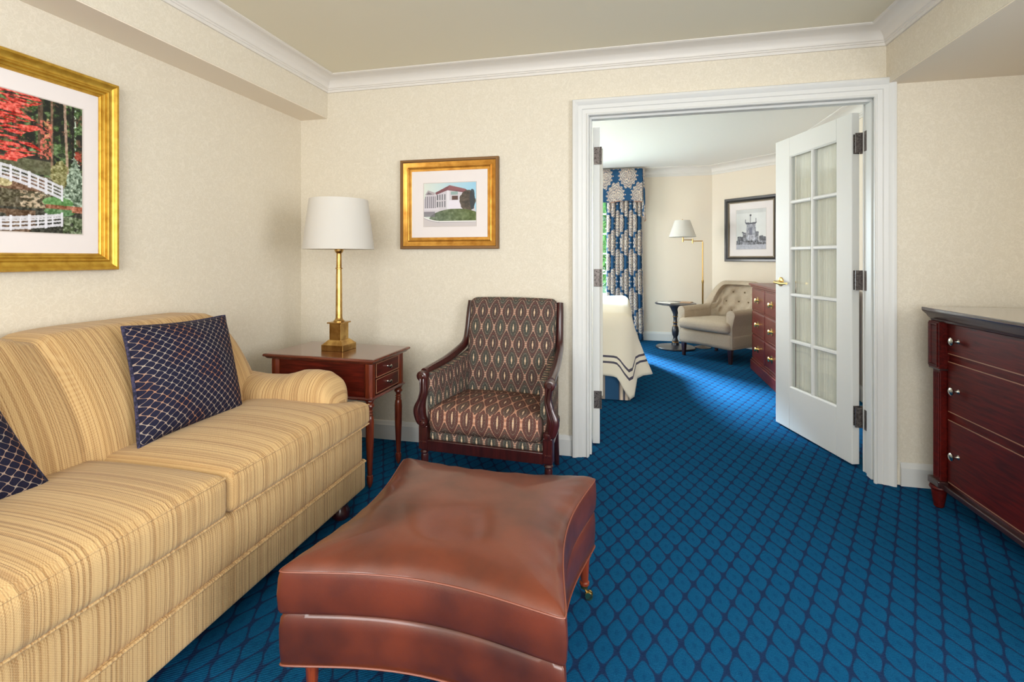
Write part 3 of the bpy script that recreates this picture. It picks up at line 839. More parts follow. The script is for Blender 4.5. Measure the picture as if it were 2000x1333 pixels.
def paint_tower(U, V):
    """grey photograph of a tiered tower, crowd of parked cars below"""
    n1 = vnoise(U, V, 26, 51, 3); n2 = vnoise(U, V, 7, 55, 3)
    g = .88 - .06 * (V > .9) - .05 * n2
    img = np.stack([g, g, g * .99], -1)
    gray = lambda v: np.stack([v, v, v * 1.06], -1)
    put(img, poly(U, V, [(.34, .22), (.36, .66), (.65, .66), (.70, .22)]), gray(.58 + .5 * (n1 - .5)), .95)
    put(img, poly(U, V, [(.30, .68), (.34, .63), (.66, .63), (.71, .68), (.5, .665)]), (84, 84, 92))
    put(img, (np.abs(U - .49) < .010) & (V > .66) & (V < .84), (80, 80, 86)); put(img, ((U - .49) ** 2 + ((V - .85) * 1.2) ** 2 < .0011), (70, 70, 76))
    put(img, (np.abs(U - .32) < .014) & (V > .67) & (V < .75), (120, 120, 126)); put(img, (np.abs(U - .67) < .012) & (V > .67) & (V < .77), (130, 130, 136))
    put(img, (np.abs(U - .50) < .05) & (V > .36) & (V < .54), (110, 110, 124), .8)
    for a, b in ((.22, .34), (.66, .76)):
        put(img, (U > a) & (U < b) & (V > .18) & (V < .42), gray(.46 + .6 * (n1 - .5)), .9)
    put(img, poly(U, V, [(.18, .42), (.22, .45), (.32, .40), (.32, .38)]), (100, 100, 108)); put(img, poly(U, V, [(.64, .44), (.76, .44), (.77, .40), (.64, .40)]), (110, 110, 118))
    for i in range(4): put(img, (np.abs(U - (.42 + .06 * i)) < .012) & (V > .22) & (V < .36), (216, 216, 224), .8)
    put(img, (((U < .22) & (U > .04)) | (U > .78)) & (V > .14) & (V < .29 + .08 * n2), gray(.36 + .4 * (n1 - .5)), .95)
    put(img, (V < .22) & (V > .12), gray(.42 + .9 * (n1 - .5)), .95); put(img, (V < .12), gray(.68 + .15 * (n1 - .5)), .95)
    return img

def picture(name, label, W, H, fw, prof, mats, matw, T, paint, cells, bevel_c=None):
    """frame hung in the local XZ plane, facing -Y; profile (inward offset, protrusion, material index)"""
    t = thing(name, label, 'picture'); t.matrix_world = T
    p3 = [(0, 0), (W, 0), (W, H), (0, H)]
    for (pr, mt, nm) in prof:
        MB().mould(p3, pr, X3, Z3, (0, -1, 0), closed=True, side=1).build(nm, mats[mt], t, ang=30)
    l, r, b, tp = matw
    MB().box(fw - .004, W - fw + .004, -.008, -.004, fw - .004, H - fw + .004).build('mat_board', M['mat_board'], t, smooth=False)
    iw, ih = W - 2 * fw - l - r, H - 2 * fw - b - tp
    bo = [(fw + l, fw + b), (fw + l + iw, fw + b), (fw + l + iw, fw + b + ih), (fw + l, fw + b + ih)]
    MB().mould(bo, [(-.004, .008), (-.004, .0092), (0, .0085), (0, .008)], X3, Z3, (0, -1, 0), closed=True, side=1).build('mat_bevel', M['mat_bevel'], t, smooth=False)
    print_sheet(iw, ih, cells[0], cells[1], paint, Matrix.Translation((fw + l, -.0086, fw + b)), t)
    return t

# small gilt picture
g1 = [(0, 0), (0, .024), (.004, .030), (.016, .030), (.020, .024)]
g2 = [(.020, 0), (.020, .022), (.026, .020), (.040, .012), (.048, .010), (.050, .014), (.054, .016), (.058, .014), (.060, .010), (.074, .009), (.077, .007), (.077, 0)]
picture('framed_picture', 'small gilt-framed colour print of a columned building with a red roof', .664, .580, .077, [(g1, 0, 'outer_frame'), (g2, 1, 'frame')], [M['gilt_edge'], M['gilt']],
        (.083, .074, .070, .078), Matrix.Translation((-1.415, YW - .002, 1.257)), paint_museum, (200, 160))
# large gilt picture on the left wall (local X runs towards +Y in the world)
b1 = [(0, 0), (0, .030), (.004, .036), (.012, .036), (.018, .030), (.030, .024), (.036, .022)]
b2 = [(.036, 0), (.036, .026), (.041, .030), (.046, .028), (.048, .022), (.053, .024), (.058, .022), (.060, .016), (.065, .017), (.069, .012), (.070, .006), (.070, 0)]
LP = Matrix.Translation((XL + .002, .597, 1.149)) @ Matrix.Rotation(PI / 2, 4, 'Z')
picture('framed_picture', 'large gold-framed autumn garden print with an arched white bridge', 1.078, .801, .070, [(b1, 0, 'outer_frame'), (b2, 0, 'frame')], [M['gilt2']],
        (.062, .062, .078, .071), LP, paint_garden, (440, 300))
# black framed picture on the slanting wall
k1 = [(0, 0), (0, .022), (.006, .030), (.030, .030), (.044, .018), (.050, .014)]
k2 = [(.050, 0), (.050, .018), (.056, .021), (.062, .018), (.064, .010), (.075, .008), (.075, 0)]
BPm = Matrix.Translation((1.392 - .0015, 7.163 - .0015, 1.150)) @ Matrix.Rotation(-PI / 4, 4, 'Z')
picture('framed_picture', 'black-framed grey photograph of a tower with plumes on the bedroom wall', .744, .855, .075, [(k1, 0, 'outer_frame'), (k2, 1, 'frame')], [M['black'], M['black_bead']],
        (.095, .090, .088, .090), BPm, paint_tower, (110, 130))

# ------------------------------------------------------------------ sofa
sofa = thing('sofa', 'gold and tan striped chenille sofa with rolled arms along the left wall', 'sofa')
SY0, SYM, SY1 = .43, 1.255, 2.085
def deck_uv(a, p): return (0, 0)
MB().soft(-2.12, -1.195, SY0, SY1, .225, .405, .03, 8, puff=(0, .006, 0, 0, 0, 0)).build('deck', M['sofa_y'], sofa)
MB().soft(-2.12, -1.188, SY0 - .004, SY1 + .004, .105, .238, .014, 8).build('base_band', M['sofa_y'], sofa)
MB().tube([(-2.10, SY1 + .006, .236), (-1.20, SY1 + .006, .236), (-1.187, SY1 - .004, .236), (-1.187, SY0, .236)], .0045, 8).build('welt', M['sofa_y'], sofa)
bank = [(0, 0), (.030, 0), (.040, .012), (.042, .028), (.034, .045), (.030, .060), (.038, .075), (.04, .106)]
for fx, fy in ((-1.265, 2.0), (-1.265, .52), (-2.04, 2.0), (-2.04, .52)):
    MB().lathe(bank, (fx, fy, 0), 18).build('bun_foot', M['rosewood'], sofa)
def back_def(p):
    t = max(0, min(1, (p.z - .42) / .5))
    front = (p.x + 2.15) / .47
    x = p.x - .185 * t * max(0, front) + .035 * math.sin(PI * min(1, t * 1.1)) * max(0, front)
    z = p.z
    dn = math.exp(-((p.y - 1.215) / .026) ** 2) + .45 * math.exp(-((p.y - 1.215) / .10) ** 2)
    x -= .016 * dn * max(0, front); z -= .024 * dn * t
    # far and near ends of the crest roll down
    e = min(SY1 - .045 - p.y, p.y - (SY0 + .045))
    if e < .16 and z > .62: z = .62 + (z - .62) * (1 - .42 * (1 - max(0, e) / .16) ** 2.2)
    return (x, p.y, z)
MB().soft(-2.15, -1.68, SY0 + .045, SY1 - .045, .38, .935, .10, 44, puff=(0, .035, 0, 0, 0, .012), deform=back_def, pw=.6).build('backrest', M['sofa_y'], sofa)
MB().soft(-2.155, -1.98, SY0 + .05, SY1 - .05, .12, .80, .04, 6).build('back_frame', M['sofa_y'], sofa)
def arm(sgn, yc_):
    """rolled arm; crest height varies along x"""
    def crest(x):
        k = [(-2.1, .70), (-1.82, .655), (-1.66, .640), (-1.56, .645), (-1.44, .676), (-1.36, .680), (-1.30, .655), (-1.262, .60)]
        for (a, za), (b, zb) in zip(k, k[1:]):
            if x <= b:
                t = max(0, (x - a) / (b - a)); t = t * t * (3 - 2 * t); return za + (zb - za) * t
        return .60
    def fn(p):
        z = p.z
        if z > .45: z = .45 + (z - .45) * (crest(p.x) - .45) / .23
        y = p.y
        if z > .48:
            k = math.sin(min(1, (z - .48) / .19) * PI) * .020
            y += k * (1 if p.y > yc_ else -.6) * (1 if sgn > 0 else -1) * (1 if sgn > 0 else -1)
        return (p.x, y, z)
    return MB().soft(-2.09, -1.255, yc_ - .095, yc_ + .095, .12, .68, .085, 12, deform=fn, puff=(0, .006, .004, .004, 0, 0))
arm(1, 1.985).build('arm', M['sofa_x'], sofa)
arm(-1, SY0 + .10).build('arm', M['sofa_x'], sofa)
def cush(a, b, far):
    def fn(p):
        x, y, z = p
        t = (x + 1.72) / .55
        z += .035 * (1 - abs(t - .45)) * 0
        if far and y > 1.90 and x < -1.262: y = 1.90 + (y - 1.90) * .08
        if not far and y < .62 and x < -1.262: y = .62 + (y - .62) * .08
        # front edge settles toward the ends
        e = (b - y) if far else (y - a)
        if e < .30 and x > -1.45: z -= .030 * (1 - e / .30) ** 1.5 * (1 if z > .45 else 0)
        return (x, y, z)
    o = MB().soft(-1.72, -1.172, a, b, .405, .535, .028, 14, puff=(0, .010, .0, .0, 0, .040), deform=fn, pw=.55).build('seat_cushion', M['sofa_y'], sofa)
    # welts along the front top and bottom edges
    for z0, dz_ in ((.530, 1), (.412, 0)):
        pts = []
        for i in range(25):
            y = a + .014 + (b - a - .028) * i / 24
            e = (b - y) if far else (y - a); z = z0
            if e < .30 and dz_: z -= .030 * (1 - e / .30) ** 1.5
            bx = .010 * (1 - (2 * i / 24 - 1) ** 2) ** .55 * (.25)
            pts.append((-1.1765 + bx, y, z - .001))
        MB().tube(pts, .0038, 8).build('welt', M['sofa_y'], o)
    return o
cush(SYM + .002, SY1 + .022, True)
cush(SY0 - .022, SYM - .002, False)

# throw pillows
def pillow(name, label, org, e1, e2, thick, grp=None):
    t = thing(name, label, 'pillow', org, 0, grp)
    e1 = Vector(e1); e2 = Vector(e2); nn = e1.cross(e2).normalized(); L1, L2 = e1.length, e2.length
    def pos(u, v, s):
        a = 2 * u - 1; b = 2 * v - 1
        # edges pull in between the corners
        A = a * (1 - .055 * (1 - b * b)); B = b * (1 - .055 * (1 - a * a))
        h = thick / 2 * (max(0, 1 - a ** 2) ** .5) ** .9 * (max(0, 1 - b ** 2) ** .5) ** .9
        h *= (1 + .05 * math.sin(5 * a + 3 * b)) * (1.08 if s > 0 else .35)
        return e1 * ((A + 1) / 2) + e2 * ((B + 1) / 2) + nn * (h * s)
    mb = MB()
    q = lambda t_: .5 - .5 * math.cos(PI * t_)
    for s in (1, -1):
        mb.grid(lambda u, v: pos(q(u), q(v), s), 30, 30, uvf=lambda u, v: (q(u) * L1, q(v) * L2))
    mb.build('cover', M['pillow'], t, ang=80)
    pts = []
    for k in range(80):
        f = k / 20; i = int(f); w_ = f - i
        u, v = ((w_, 0), (1, w_), (1 - w_, 1), (0, 1 - w_))[i]
        pts.append(pos(u, v, 0))
    MB().tube(pts, .0065, 8, closed=True).build('corded_edge', M['cord'], t)
    return t
pillow('throw_pillow', 'navy lattice throw pillow leaning in the far corner of the sofa', (-1.608, 1.325, .552), (0.0, .462, -.012), (-.165, .075, .395), .17, None)
pillow('throw_pillow', 'navy lattice throw pillow cut off by the left edge, on the near sofa seat', (-1.615, .62, .552), (.02, .435, -.010), (-.150, -.10, .40), .15, None)

# ------------------------------------------------------------------ leather ottoman
oc = Vector((-.4815, 1.4255)); ott = thing('ottoman', 'brown leather ottoman with concave sides on turned legs with brass casters', 'ottoman', (oc.x, oc.y, 0), 0)
cor = [Vector((-.858, 1.072)) - oc, Vector((-.122, 1.072)) - oc, Vector((-.094, 1.778)) - oc, Vector((-.846, 1.782)) - oc]
def outl_pt(t, dep=.052, grow=0.0):
    """t in 0..4 round the top; concave sides, slightly rounded corners"""
    i = int(t) % 4; f = t - int(t)
    a, b = cor[i], cor[(i + 1) % 4]; d = (b - a).normalized(); n = Vector((d.y, -d.x))
    p = a.lerp(b, f) - n * (dep * (math.sin(PI * f) ** 1.15))
    # round the very corner
    r = .020; L = (b - a).length; e = min(f, 1 - f) * L
    if e < r:
        k = (1 - e / r) ** 2 * .006
        p -= p.normalized() * k
    return p + p.normalized() * grow
def ring(z, grow, n=128, dep=.052):
    out_ = []
    for k in range(n):
        # crowd samples at the corners
        i = k // (n // 4); f = (k % (n // 4)) / (n // 4); f = .5 - .5 * math.cos(PI * f)
        p = outl_pt(i + f, dep, grow); out_.append((p.x, p.y, z))
    return out_
def stack(rings, top=None):
    mb = MB(); n = len(rings[0]); vs = [p for r_ in rings for p in r_]; fs = []
    for i in range(len(rings) - 1):
        for k in range(n): fs.append((i * n + k, i * n + (k + 1) % n, (i + 1) * n + (k + 1) % n, (i + 1) * n + k))
    mb.add(vs, fs); return mb
def dome_rings(z0, hgt, steps=14, n=128):
    rs = []
    base = ring(z0, 0, n)
    for s in range(steps + 1):
        f = 1 - (1 - s / steps) ** 1.0; f = f ** 1.5; sc_ = 1 - f
        rr = []
        for k, (x, y, z) in enumerate(base):
            h_ = hgt * (1 - (1 - min(1, f / .46)) ** 2.6) + .006 * f
            # inner rings relax to a circle so no mitre line shows
            rad_ = math.hypot(x, y); k_ = min(1, f / .35); k_ = k_ * k_ * (3 - 2 * k_)
            tgt = .322; x2 = x * (1 - k_) + x / rad_ * tgt * k_; y2 = y * (1 - k_) + y / rad_ * tgt * k_
            # gathers near the seam
            g = .0024 * math.sin(k * 1.9 + 1.2 * math.sin(k * .37)) * math.exp(-((f - .07) / .07) ** 2) * (math.sin(PI * ((k % (n // 4)) / (n // 4))) ** 2)
            edge = .012 * math.sin(min(1, f / .07) * PI / 2)
            rr.append((x2 * sc_, y2 * sc_, z0 + edge * .9 + h_ + g))
        rs.append(rr)
    return rs
rs = [ring(.292, -.014), ring(.288, -.006), ring(.291, 0.002), ring(.30, .006), ring(.34, .009), ring(.38, .006), ring(.394, .002)] + dome_rings(.398, .029, 30)
mb = stack(rs); mb.build('top_cushion', M['leather'], ott, ang=60)
MB().tube([Vector(p) + Vector((0, 0, 0)) for p in ring(.397, .0015)], .0024, 6, closed=True).build('seam', M['leather_welt'], ott)
rs = [ring(.158, -.03), ring(.157, -.004), ring(.162, .0), ring(.20, .003), ring(.25, .004), ring(.278, .0), ring(.290, -.010), ring(.291, -.04)]
stack(rs).build('base', M['leather'], ott, ang=60)
MB().tube([Vector(p) for p in ring(.158, .0005)], .0028, 6, closed=True).build('seam', M['leather_welt'], ott)
# cheap closing of the base underside
MB().add(ring(.160, -.02), [tuple(range(128))]).build('underside', M['black'], ott, smooth=False)
lp = [(0, .048), (.012, .048), (.017, .052), (.0175, .060), (.0135, .064), (.0165, .120), (.0195, .146), (.020, .150), (.024, .154), (.024, .160), (0, .160)]
LEGS = [(-.315, -.300), (.315, -.300), (.352, .290), (-.325, .290)]
for k, (lx, ly) in enumerate(LEGS):
    lg = MB().lathe(lp, (lx, ly, 0), 16).build('leg', M['orange_wood'], ott)
    cst = MB().lathe([(.013, .048), (.013, .040), (.008, .036), (0, .036)], (lx, ly, 0), 14).build('caster', M['brass'], lg)
    dx = .016
    for s in (-1, 1):
        MB_ = MB().lathe([(0, -.004), (.013, -.004), (.0145, 0), (.013, .004), (0, .004)], (lx + dx, ly + s * .0065, .0148), 16, axis='y')
        cst2 = MB_.build('wheel', M['bright_brass'], lg)
    MB().tube([(lx, ly, .040), (lx + .006, ly, .030), (lx + dx, ly, .016)], .006, 8, flat=.5).build('fork', M['brass'], lg)

# ------------------------------------------------------------------ end table
et = thing('end_table', 'mahogany end table with two side drawers and turned legs in the corner', 'table', (-1.562, 2.452, 0), R(-2.2))
W2, D2 = .330, .195
tp = [(-W2, -D2), (W2, -D2), (W2, D2), (-W2, D2)]
def ledge(mb, w, d, prof, closed=True):
    return mb.mould([(-w, -d), (w, -d), (w, d), (-w, d)], prof, X3, Y3, Z3, closed=True, side=-1)
t_ = MB().box(-W2, W2, -D2, D2, .664, .6795); ledge(t_, W2, D2, [(0, .664), (.006, .664), (.009, .670), (.006, .677), (0, .6795)]); ledge(t_, W2 - .02, D2 - .02, [(0, .650), (.012, .652), (.022, .664), (0, .664)])
t_.build('top', M['mahog_top'], et, ang=30)
W3, D3 = .300, .165
MB().box(-W3 + .04, W3 - .04, -D3 + .006, D3 - .006, .468, .652).build('apron', M['mahog_x'], et, smooth=False)
b_ = MB().box(-W3 + .01, W3 - .008, -D3 + .012, D3 - .012, .470, .652); b_.build('case', M['mahog_y'], et, smooth=False)
for sx in (-1, 1):
    for sy in (-1, 1):
        cx, cy = sx * (W3 - .012), sy * (D3 - .012); c = .013
        pl = [(cx - .024, cy - .024 + c), (cx - .024 + c, cy - .024), (cx + .024 - c, cy - .024), (cx + .024, cy - .024 + c), (cx + .024, cy + .024 - c), (cx + .024 - c, cy + .024), (cx - .024 + c, cy + .024), (cx - .024, cy + .024 - c)]
        MB().prism(pl, .462, .652, 'z').build('corner_post', M['mahog_z'], et, smooth=False, bevel=.002)
        MB().lathe([(0, .462), (.022, .462), (.024, .456), (.020, .450), (.018, .442), (.023, .436), (.024, .428), (.017, .420), (.013, .408), (.018, .400), (.013, .394), (.018, .386), (.014, .380), (.019, .372), (.020, .360), (.0215, .345),
                    (.0215, .330), (.0205, .25), (.013, .078), (.011, .070), (.015, .066), (.017, .052), (.015, .030), (.008, .008), (0, 0)], (cx, cy, 0), 18).build('leg', M['mahog_z'], et)
ms = ledge(MB(), W3 + .004, D3 + .004, [(0, .462), (.010, .462), (.013, .468), (.006, .476), (0, .476)])
ms.build('bottom_moulding', M['mahog_x'], et, ang=30)
for zz in (.486, .570):
    dw = MB().box(W3 - .012, W3 + .006, -D3 + .045, D3 - .045, zz, zz + .072).build('drawer', M['mahog_y'], et, smooth=False, bevel=.002)
    ed = [(-D3 + .043, zz - .002), (D3 - .043, zz - .002), (D3 - .043, zz + .074), (-D3 + .043, zz + .074)]
    MB().mould(ed, [(0, 0), (0, .003), (.004, .003), (.004, 0)], Y3, Z3, X3, closed=True, org=(W3 + .005, 0, 0), side=1).build('drawer_bead', M['inlay'], dw, smooth=False)
    MB().lathe([(.007, 0), (.004, .004), (.004, .012), (.010, .017), (.011, .021), (.006, .025), (0, .026)], (W3 + .006, 0, zz + .036), 14, axis='x').build('knob', M['pewter'], dw)

# ------------------------------------------------------------------ table lamp
tl = thing('table_lamp', 'brass column table lamp with white tapered drum shade on the end table', 'lamp', (-1.570, 2.462, .6797), R(-2))
MB().box(-.069, .069, -.066, .066, 0, .034).build('plinth', M['lamp_brass'], tl, smooth=False, bevel=.002)
pyr = MB(); a, b = .064, .041
pyr.add([(-a, -a, .034), (a, -a, .034), (a, a, .034), (-a, a, .034), (-b, -b, .058), (b, -b, .058), (b, b, .058), (-b, b, .058)], [(0, 1, 5, 4), (1, 2, 6, 5), (2, 3, 7, 6), (3, 0, 4, 7), (4, 5, 6, 7)])
pyr.build('sloping_step', M['lamp_brass'], tl, smooth=False)
MB().box(-.037, .037, -.037, .037, .056, .150).build('pedestal', M['lamp_brass'], tl, smooth=False, bevel=.0015)
MB().box(-.047, .047, -.047, .047, .150, .157).build('cap', M['lamp_brass'], tl, smooth=False, bevel=.0015)
MB().lathe([(.030, .157), (.030, .163), (.022, .170), (.0185, .182), (.0165, .42), (.0150, .456), (.020, .458), (.020, .463), (.0150, .465), (.0138, .545), (.019, .551), (.024, .560), (.024, .566), (.034, .569), (.034, .573), (.008, .575), (.006, .84), (0, .84)], (0, 0, 0), 24).build('column', M['lamp_brass'], tl)
sh = MB(); 
prof = [(.191, .570), (.1935, .569), (.1935, .574), (.160, .846), (.1595, .850), (.1575, .850), (.1575, .846), (.191, .574), (.191, .570)]
sh.lathe(prof, seg=48); sh.build('lamp_shade', M['shade'], tl, ang=50)
MB().lathe([(.007, .835), (.007, .842), (.012, .846), (.006, .852), (.008, .860), (0, .868)], seg=12).build('finial', M['brass'], tl)
for a in range(3):
    w_ = a * 2 * PI / 3
    MB().tube([(0, 0, .836), (.158 * math.cos(w_), .158 * math.sin(w_), .843)], .0016, 6).build('spider_arm', M['brass'], tl)
MB().lathe([(0, .575), (.016, .580), (.020, .62), (.030, .66), (.030, .69), (.018, .72), (0, .73)], seg=16).build('bulb', M['shade'], tl)

# ------------------------------------------------------------------ patterned armchair
ac = thing('armchair', 'armchair in dark ogee tapestry with carved dark wood scroll arms by the doorway', 'armchair', (-.660, 2.545, 0), R(-3.5))
FY, BY = -.215, .235     # front posts, back legs
def bez(pts, n=10):
    """Catmull-Rom through pts"""
    P = [Vector(p) for p in pts]; P = [P[0] * 2 - P[1]] + P + [P[-1] * 2 - P[-2]]; out_ = []
    for i in range(1, len(P) - 2):
        for k in range(n):
            t = k / n; a, b, c, d = P[i - 1], P[i], P[i + 1], P[i + 2]
            out_.append(.5 * ((2 * b) + (c - a) * t + (2 * a - 5 * b + 4 * c - d) * t * t + (3 * b - a - 3 * c + d) * t ** 3))
    out_.append(P[-2]); return out_
def radii(n, ks):
    out_ = []
    for i in range(n):
        t = i / (n - 1)
        for (a, ra), (b, rb) in zip(ks, ks[1:]):
            if t <= b + 1e-9:
                f = (t - a) / (b - a); f = f * f * (3 - 2 * f); out_.append(ra + (rb - ra) * f); break
    return out_
for s in (-1, 1):
    # back stile running down into the sloping arm rail
    pts = bez([(s * .281, .335, .932), (s * .283, .318, .86), (s * .287, .292, .74), (s * .292, .262, .685), (s * .302, .19, .655), (s * .318, .03, .622), (s * .332, -.13, .607), (s * .337, FY + .010, .600)], 8)
    MB().tube(pts, radii(len(pts), [(0, .020), (.12, .022), (.5, .022), (1, .021)]), 12, flat=1.15).build('arm_rail', M['rosewood'], ac)
    rp = [p + Vector((-s * .012, 0, .0175)) for p in pts[6:-2]]
    MB().tube(rp, .005, 6).build('rail_bead', M['rosewood'], ac)
    # front scroll and S-shaped post
    MB().lathe([(.0, -.026), (.011, -.026), (.015, -.022), (.020, -.022), (.027, -.018), (.027, .02), (.02, .026), (0, .026)], (s * .337, FY - .004, .588), 20, axis='y').build('arm_scroll', M['rosewood'], ac)
    sp = bez([(s * .333, FY, .600), (s * .330, FY - .006, .560), (s * .328, FY - .008, .510), (s * .340, FY - .010, .460), (s * .352, FY - .010, .415), (s * .346, FY - .008, .370), (s * .330, FY - .004, .340)], 8)
    MB().tube(sp, radii(len(sp), [(0, .026), (.25, .019), (.45, .022), (.7, .033), (.88, .031), (1, .026)]), 12, flat=.8).build('scroll_post', M['rosewood'], ac)
    for o in (-.008, .010):
        q = [p + Vector((o * (1 if s > 0 else -1), -.021 - .004 * math.sin(i / len(sp) * PI), 0)) for i, p in enumerate(sp[5:-6])]
        MB().tube(q, .0042, 6).build('carved_ridge', M['rosewood'], ac)
    MB().lathe([(0, -.024), (.010, -.022), (.014, -.017), (.019, -.017), (.023, -.010), (.023, .01), (0, .012)], (s * .328, FY - .014, .348), 18, axis='y').build('rosette', M['rosewood'], ac)
    bl = MB().box(s * .328 - .024, s * .328 + .024, FY - .024, FY + .026, .212, .335)
    bl.build('front_block', M['rosewood'], ac, smooth=False, bevel=.004)
    lf = MB()
    for k in range(3): lf.lathe([(0, -.004), (.006, -.003), (.008, 0)], (s * .328 + (k - 1) * .012, FY - .024, .250), 8, axis='y')
    lf.build('carved_leaf', M['rosewood'], ac)
    MB().lathe([(.020, .212), (.017, .205), (.023, .196), (.017, .186), (.020, .176), (.018, .12), (.012, .05), (.010, .042), (.017, .034), (.016, .012), (.010, 0), (0, 0)], (s * .328, FY, 0), 16).build('leg', M['rosewood'], ac)
    # back leg
    pl = bez([(s * .272, BY - .01, .30), (s * .272, BY, .18), (s * .275, BY + .03, .02), (s * .275, BY + .035, 0)], 6)
    MB().tube(pl, radii(len(pl), [(0, .022), (1, .013)]), 8).build('leg', M['rosewood'], ac)
MB().box(-.306, .306, FY - .018, FY + .012, .205, .262).build('front_rail', M['rosewood'], ac, smooth=False, bevel=.004)
for s in (-1, 1):
    MB().add([(s * .326, FY + .02, .205), (s * .306, FY + .02, .205), (s * .270, BY, .205), (s * .288, BY, .205), (s * .326, FY + .02, .262), (s * .306, FY + .02, .262), (s * .270, BY, .262), (s * .288, BY, .262)],
             [(0, 1, 2, 3), (4, 5, 6, 7), (0, 1, 5, 4), (1, 2, 6, 5), (2, 3, 7, 6), (3, 0, 4, 7)]).build('side_rail', M['rosewood'], ac, smooth=False, bevel=.003)
# upholstery
def fr_uv(face, p):
    if face in (2, 3): return (p.x, p.z)
    if face in (0, 1): return (p.y + .02, p.z)
    return (p.x, p.y * 1.0 + .03)
MB().soft(-.302, .302, FY - .006, BY, .255, .305, .018, 8, uvf=fr_uv).build('seat_deck', M['tap'], ac)
def seat_def(p):
    t = (p.y - FY) / .46
    return (p.x * (1 - .10 * max(0, t)), p.y, p.z + .02 * max(0, 1 - t) * (1 if p.z > .38 else 0))
MB().soft(-.300, .300, FY - .030, BY - .01, .300, .415, .038, 12, puff=(0, 0, .014, 0, 0, .030), uvf=lambda f, p: (p.x, p.z - .02) if f in (2, 3) else (p.x, (p.y - FY) * 1.0 + .08), deform=seat_def).build('seat_cushion', M['tap_seat'], ac)
def bk_def(p):
    t = (p.z - .36) / .59
    return (p.x * (1 - .0 * t), p.y + .095 * t + .01 * math.sin(t * PI) * -1, p.z)
MB().soft(-.268, .268, .175, .262, .36, .955, .035, 12, puff=(0, 0, .022, 0, 0, .006), uvf=lambda f, p: (p.x + .015, p.z + .03) if f in (2, 3) else ((p.x + .015, p.z + p.y) if f in (4, 5) else (p.y, p.z)), deform=bk_def).build('backrest', M['tap'], ac)
MB().soft(-.262, .262, .262, .285, .28, .93, .01, 4, uvf=lambda f, p: (p.x, p.z), deform=bk_def).build('back_panel', M['tap'], ac)
for s in (-1, 1):
    def side(u, v, off):
        y = FY + .02 + u * (BY - FY + .02); xo = .322 - .040 * u
        zt = .600 + .045 * u ** 2; z = .262 + v * (zt - .262)
        return (s * (xo - off), y, z)
    mbs = MB(); mbs.grid(lambda u, v: side(u, v, .0), 10, 10, uvf=lambda u, v: (u * .46, .26 + v * .34)); mbs.grid(lambda u, v: side(u, v, .040 + .008 * math.sin(PI * u) * math.sin(PI * v)), 10, 10, uvf=lambda u, v: (u * .46, .26 + v * .34))
    for e_ in (0, 1): mbs.grid(lambda u, v: side(e_, v, u * .040), 2, 10, uvf=lambda u, v: (u * .04 + .02, .26 + v * .34))
    mbs.grid(lambda u, v: side(u, 1, v * (.040)), 10, 1, uvf=lambda u, v: (u * .46, .6 + v * .04))
    mbs.build('side_panel', M['tap'], ac, ang=50)

# ------------------------------------------------------------------ dresser at the right
dsr = thing('dresser', 'dark mahogany dresser with three wide drawers and pewter knobs at the right', 'dresser', (1.75, 2.0, 0))
# local: front faces -x; x from -0.255 (front plane of drawers) ; y from -0.79 to +0.79
FX = -.245; YE = .765
dt = MB().box(-.30, .265, -YE - .030, YE + .030, .942, .958)
def dtop(prof, x0=-.26, y=YE - .0):
    return MB().mould([(.262, -y), (x0, -y), (x0, y), (.262, y)], prof, X3, Y3, Z3, side=1)
dt.build('top', M['dresser_top'], dsr, smooth=False, bevel=.003)
MB().mould([(.262, YE), (-.268, YE), (-.268, -YE), (.262, -YE)], [(0, .895), (.004, .895), (.006, .905), (.012, .912), (.018, .925), (.028, .938), (.030, .942), (0, .942)], X3, Y3, Z3, side=-1).build('cornice_moulding', M['dresser_dark'], dsr, ang=25)
MB().box(FX + .004, .262, -YE + .004, YE - .004, .115, .942).build('case', M['dresser_red'], dsr, smooth=False)
MB().box(FX - .018, FX + .03, -YE, YE, .895, .9415).build('frieze', M['dresser_dark'], dsr, smooth=False, bevel=.002)
for s in (-1, 1):
    ya, yb = (YE - .078, YE) if s > 0 else (-YE, -YE + .078)
    bk = MB().box(-.285, FX + .004, ya, yb, .672, .895).build('pilaster_block', M['dresser_red'], dsr, smooth=False, bevel=.002)
    MB().mould([(ya + .006, .680), (yb - .006, .680), (yb - .006, .888), (ya + .006, .888)], [(0, 0), (0, .005), (.009, .005), (.012, 0)], Y3, Z3, (-1, 0, 0), closed=True, org=(-.285, 0, 0), side=1).build('block_frame', M['dresser_red'], bk, smooth=False)
    MB().box(-.283, FX, ya - .002, yb + .002, .664, .673).build('block_collar', M['dresser_dark'], bk, smooth=False, bevel=.002)
    pc = MB().box(-.272, FX + .004, ya + .012, yb - .012, .135, .664).build('pilaster', M['dresser_red'], dsr, smooth=False, bevel=.002)
    for k in range(3):
        MB().tube([(-.273, ya + .024 + k * .015, .15), (-.273, ya + .024 + k * .015, .65)], .0045, 8).build('reed', M['dresser_red'], pc)
    MB().box(-.288, FX, ya - .004, yb + .004, .105, .137).build('plinth_block', M['dresser_dark'], dsr, smooth=False, bevel=.004)
    for lx in (-.262, .235):
        MB().lathe([(0, .105), (.034, .105), (.038, .096), (.034, .088), (.030, .084), (.030, .078), (.020, .006), (.014, 0), (0, 0)], (lx, (ya + yb) / 2, 0), 18).build('leg', M['dresser_red'], dsr)
MB().box(-.268, .262, -YE + .005, YE - .005, .098, .125).build('base_moulding', M['dresser_dark'], dsr, smooth=False, bevel=.005)
rows = [(.748, .890), (.476, .712), (.142, .438)]
